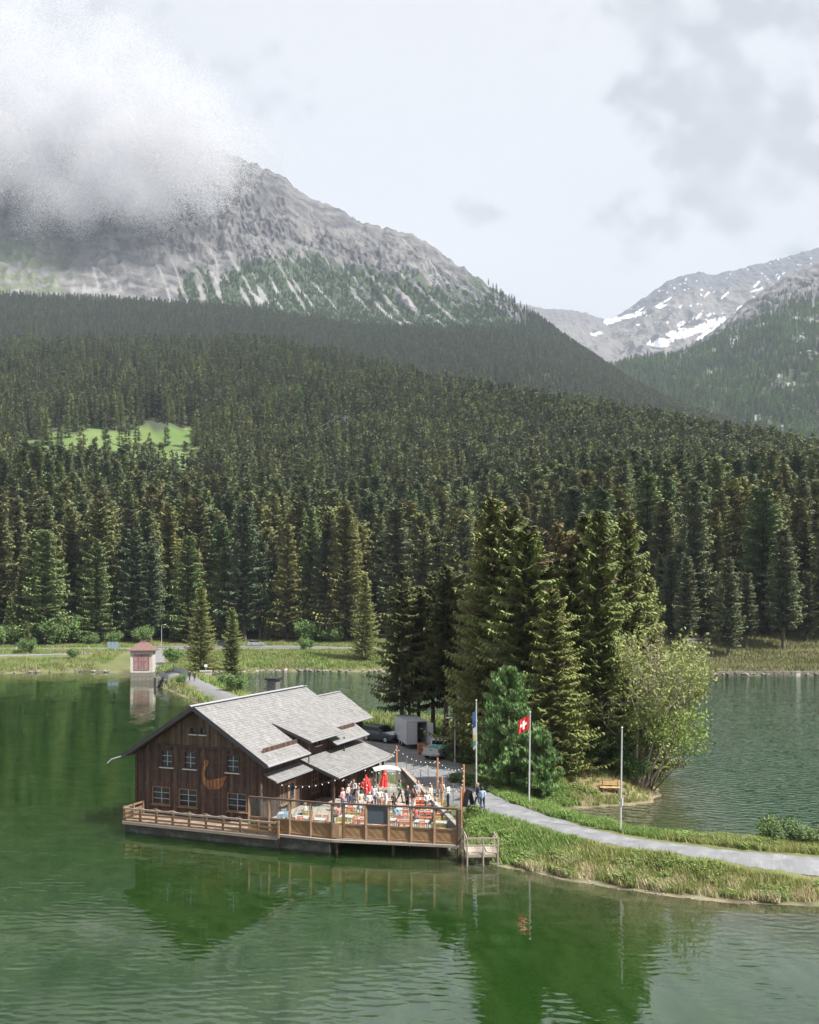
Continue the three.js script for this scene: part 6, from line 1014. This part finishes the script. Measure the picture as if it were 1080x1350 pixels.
{
  const b1 = P(628, 1047, PATH_Y), b2 = P(697.5, 1060, PATH_Y), b3 = P(818, 1101, PATH_Y - 0.2);
  flagpole('white flagpole with a limp blue and white banner', b1, 7.2, 0); flagpole('white flagpole carrying the Swiss flag', b2, 6.7, 0.08); const m = flagpole('tall bare white pole on the causeway verge', b3, 6.9, 0.1); new MB().cyl([0.09, 1.9, 0], [0.11, 2.4, 0], 0.09, 0.09, 8).build('winch', M.whitePole, m);
  flag('red Swiss flag with white cross hanging from its pole', [b2[0] + 0.02, b2[1] + 6.45, b2[2]], 0.9, 1.0, 0.4, flagTex((x, w, h) => { x.fillStyle = '#c8202a'; x.fillRect(0, 0, w, h); x.fillStyle = '#f4f2ee'; x.fillRect(w * 0.40, h * 0.19, w * 0.2, h * 0.62); x.fillRect(w * 0.19, h * 0.4, w * 0.62, h * 0.2); }), 1.1);
  flag('limp banner in blue, white and yellow folded along its pole', [b1[0] - 0.05, b1[1] + 6.4, b1[2]], 0.30, 2.9, 1.0, flagTex((x, w, h) => { for (const [a, c] of [[0, '#5a7fb8'], [0.25, '#3f66a8'], [0.42, '#dfe3e6'], [0.62, '#d8cf8a'], [0.78, '#5fa5ac'], [0.92, '#cfd6d6']]) { x.fillStyle = c; x.fillRect(0, h * a, w, h); } }), 0.1);
}
function bench(label, p, turn, m, L = 1.7) { const t = thing('bench', label, 'bench', p, turn); for (let i = 0; i < 3; i++) new MB().box(0, 0.45, -0.16 + i * 0.16, L, 0.045, 0.14).build('seat_plank', m, t); for (let i = 0; i < 2; i++) new MB().bar([-L / 2, 0.66 + i * 0.17, -0.27 - 0.03 * i], [L / 2, 0.66 + i * 0.17, -0.27 - 0.03 * i], 0.04, 0.14).build('back_plank', m, t); for (const x of [-L * 0.36, L * 0.36]) { new MB().box(x, 0.21, 0, 0.1, 0.42, 0.42).build('leg', M.concreteDark, t); new MB().bar([x, 0.4, -0.2], [x, 0.92, -0.3], 0.06, 0.06).build('back_support', M.concreteDark, t); } }
bench('light wooden bench on the bare earth of the spit', on(805, 1041, 0.9), -0.1, std({ map: boardTex(51, 4, 0.8, [214, 176, 124], 0.1), roughness: 0.8 }));
{ const x = (73 - 540) / F * 224, z = -224; bench('weathered bench on the shore below the road', [x, groundY(x, z), z], 0.1, M.woodGrey, 2.4); }

// ---------------------------------------------------------------- small tower, weir, railings, boards by the far shore
{
  const t = thing('water_tower_house', 'small white tower with pink panelled doors standing in the lake', 'tower', P(187, 897, 0), 0.12), w = 4.3, d = 4.2;
  new MB().box(0, 0.3, -d / 2, w + 0.2, 2.6, d + 0.2).build('stone_base', M.stone, t); new MB().box(0, 3.9, -d / 2, w, 4.6, d).build('wall', M.plaster, t);
  { const r = new THREE.Group(); r.name = 'roof'; t.add(r); const m = new MB(), e = 2.75, y = 6.15, k = 0.75, top = 7.7, cz = -d / 2, c = (x, yy, z) => [x, yy, cz + z]; m.quad(c(-e, y, e), c(e, y, e), c(k, top, k), c(-k, top, k)); m.quad(c(e, y, e), c(e, y, -e), c(k, top, -k), c(k, top, k)); m.quad(c(e, y, -e), c(-e, y, -e), c(-k, top, -k), c(k, top, -k)); m.quad(c(-e, y, -e), c(-e, y, e), c(-k, top, k), c(-k, top, -k)); m.build('covering', M.tileRed, r); const l = new MB(); l.box(0, 7.85, cz, 1.2, 0.35, 1.2); l.build('lantern', M.tileRed, r); new MB().box(0, 6.08, cz, 2 * e, 0.12, 2 * e).build('eaves', M.woodDark, r); for (const x of [-0.35, 0.35]) new MB().cyl([x, 8, cz], [x, 9.0, cz], 0.07).build('finial', M.woodDark, r); }
  { const dd = new THREE.Group(); dd.name = 'door'; t.add(dd); new MB().box(0, 3.75, 0.03, 3.1, 3.1, 0.06).build('leaf', M.pink, dd); const f = new MB(); for (const x of [-1.5, -0.5, 0.5, 1.5]) f.box(x, 3.75, 0.08, 0.13, 3.2, 0.07); for (const y of [2.2, 3.9, 5.3]) f.box(0, y, 0.079, 3.12, 0.13, 0.06); f.build('stile', M.pink, dd); }
  for (const x of [-w / 2 + 0.06, w / 2 - 0.06]) new MB().box(x, 3.9, 0.03, 0.35, 4.5, 0.08).build('quoin', M.plaster, t);
}
{ const t = thing('weir', 'concrete weir chamber beside the dam path', 'weir', P(272, 900, 0), 0.3); new MB().box(0, 0.9, -1, 2.2, 2.6, 2.4).build('chamber', M.concrete, t); new MB().box(0, 2.25, -1, 2.4, 0.12, 2.6).build('lid', M.concrete, t); new MB().cyl([0, 2.3, -1], [0, 3.6, -1], 0.09).build('spindle', M.steel, t); new MB().box(0, 3.3, -1, 0.6, 0.5, 0.3).build('gearbox', M.white, t); }
function railing(label, a, b) { const t = thing('railing', label, 'railing'), n = 3; for (let i = 0; i <= n; i++) { const x = mix(a[0], b[0], i / n), z = mix(a[2], b[2], i / n); new MB().cyl([x, PATH_Y - 0.5, z], [x, PATH_Y + 1.15, z], 0.05).build('post', M.steel, t); } for (const y of [0.35, 0.75, 1.12]) new MB().cyl([a[0], PATH_Y + y, a[2]], [b[0], PATH_Y + y, b[2]], 0.035, 0.035, 6).build('rail', M.steel, t); const m = new MB(); m.quad([a[0], PATH_Y + 0.1, a[2]], [b[0], PATH_Y + 0.1, b[2]], [b[0], PATH_Y + 1.05, b[2]], [a[0], PATH_Y + 1.05, a[2]]); m.build('mesh_panel', std({ color: rgb(0.32, 0.35, 0.38), roughness: 0.5 }), t); }
railing('grey railing on the water side of the sluice', P(210, 892, PATH_Y), P(222, 897, PATH_Y)); railing('grey railing on the forest side of the sluice', P(228, 884, PATH_Y), P(250, 892, PATH_Y));
{ const a = P(214, 899, 0.9), t = thing('culvert', 'dark culvert mouth under the dam path', 'culvert', a, 0.5); new MB().box(0, -0.3, -0.8, 2.4, 2.2, 2).build('headwall', M.concreteDark, t); new MB().box(0, -0.3, 0.22, 1.6, 1.2, 0.06).build('mouth_shade_slab', M.black, t); }  // flat black slab on the headwall paints the shade inside the culvert
{ const x = -76, z = -243, y = groundY(x, z), t = thing('information_board', 'three blue-grey information panels standing beside the road', 'sign', [x, y, z], 0.1); for (let i = 0; i < 3; i++) { new MB().box(-0.95 + i * 0.95, 1.5, 0, 0.82, 1.7, 0.06).build('panel', std({ color: rgb(0.20, 0.27, 0.31), roughness: 0.4 }), t); for (const s of [-0.38, 0.38]) new MB().box(-0.95 + i * 0.95 + s, 1.1, -0.05, 0.07, 2.3, 0.07).build('post', M.steel, t); } }
for (const [u, v] of [[118, 848], [143, 847], [152, 862], [22, 849], [345, 846], [405, 846]]) { const z = v > 855 ? -240 : -247.3, x = (u - 540) / F * -z, t = thing('delineator_post', v > 855 ? 'white marker post at the start of the shore track' : 'white delineator post along the road edge', 'post', [x, groundY(x, z), z], 0, v > 855 ? null : 'delineator posts along the road'); new MB().box(0, 0.55, 0, 0.18, 1.1, 0.12).build('post_body', M.white, t); new MB().box(0, 0.9, 0.065, 0.14, 0.2, 0.02).build('band', M.black, t); }
for (const [u0, u1, d, label] of [[214, 240, 271, 'timber barrier beside the street lamp across the road'], [352, 372, 273, 'timber barrier along the edge of the lay-by']]) { const x0 = (u0 - 540) / F * d, x1 = (u1 - 540) / F * d, t = thing('timber_barrier', label, 'barrier'); for (let i = 0; i <= 3; i++) { const x = mix(x0, x1, i / 3), y = groundY(x, -d); new MB().box(x, y + 0.4, -d, 0.18, 0.9, 0.18).build('post', M.woodWarm, t); if (i < 3) { const xb = mix(x0, x1, (i + 1) / 3); new MB().bar([x, y + 0.7, -d + 0.1], [xb, groundY(xb, -d) + 0.7, -d + 0.1], 0.1, 0.22).build('rail', M.woodWarm, t); } } }
{ const p = on(1052, 884, 1.2), t = thing('marker_post', 'squat white post on the stone edge of the far shore', 'post', p); new MB().box(0, 0.9, 0, 0.9, 1.9, 0.6).build('post_body', M.plaster, t); new MB().box(0, 1.9, 0, 1.0, 0.12, 0.7).build('cap', M.concrete, t); }
{ // stone edge of the far shore, right
  const m = new MB(), R = rng(95), t = thing('shore_edging', 'low pale stone edging below the brown spruce slope', 'edging'); let x = 52; while (x < 112) { const w = 1.2 + 1.6 * R(), z = -206.2 - 0.0 * x; let zz = -200; while (sd(MAINLAND, x + w / 2, zz) < 0.6 && zz > -220) zz -= 0.3; new MB().box(x + w / 2, 0.35 + 0.08 * R(), zz, w - 0.12, 0.85, 0.9 + 0.3 * R(), (R() - 0.5) * 0.08).build('stone', M.stone, t); x += w; }
}
{ // power line over the forest: pylons and sagging cables
  const pyl = (label, p, h) => { const t = thing('pylon', label, 'pylon', p); for (const [x, z] of [[-1, -1], [1, -1], [1, 1], [-1, 1]]) new MB().bar([x * 1.2, 0, z * 1.2], [x * 0.25, h, z * 0.25], 0.16, 0.16).build('leg', M.steel, t); for (const y of [h * 0.72, h * 0.84, h * 0.96]) new MB().bar([-4, y, 0], [4, y, 0], 0.2, 0.25).build('cross_arm', M.steel, t); return t; };
  const tops = [D(225, 607, 560), D(455, 548, 700), D(640, 600, 620), D(850, 597, 760)];
  const names = ['lattice pylon beside the green clearing', 'lattice pylon among the spruces of the hillside', 'lattice pylon above the forest edge', 'lattice pylon beside the foot of the wooded hill'];
  tops.forEach((q, i) => pyl(names[i], [q[0], q[1] - 30, q[2]], 30));
  const cable = (label, a, b, sag, r) => { const t = thing('power_line', label, 'power line'); for (const dy of [0, 3.6, 7.2]) for (const dx of [-3.6, 3.6]) { const m = new MB(), at = (k) => [mix(a[0], b[0], k) + dx, mix(a[1], b[1], k) - dy - sag * 4 * k * (1 - k), mix(a[2], b[2], k)]; for (let i = 0; i < 20; i++) m.cyl(at(i / 20), at((i + 1) / 20), r, r, 4, false); m.build('cable', std({ color: rgb(0.35, 0.36, 0.36), roughness: 0.5, metalness: 0.4 }), t); } };
  cable('sagging cables rising from the clearing up the hillside', tops[0], tops[1], 9, 0.07); cable('sagging cables over the forest away from the clearing', tops[2], tops[3], 7, 0.07);
}
renderer.render(scene, camera);
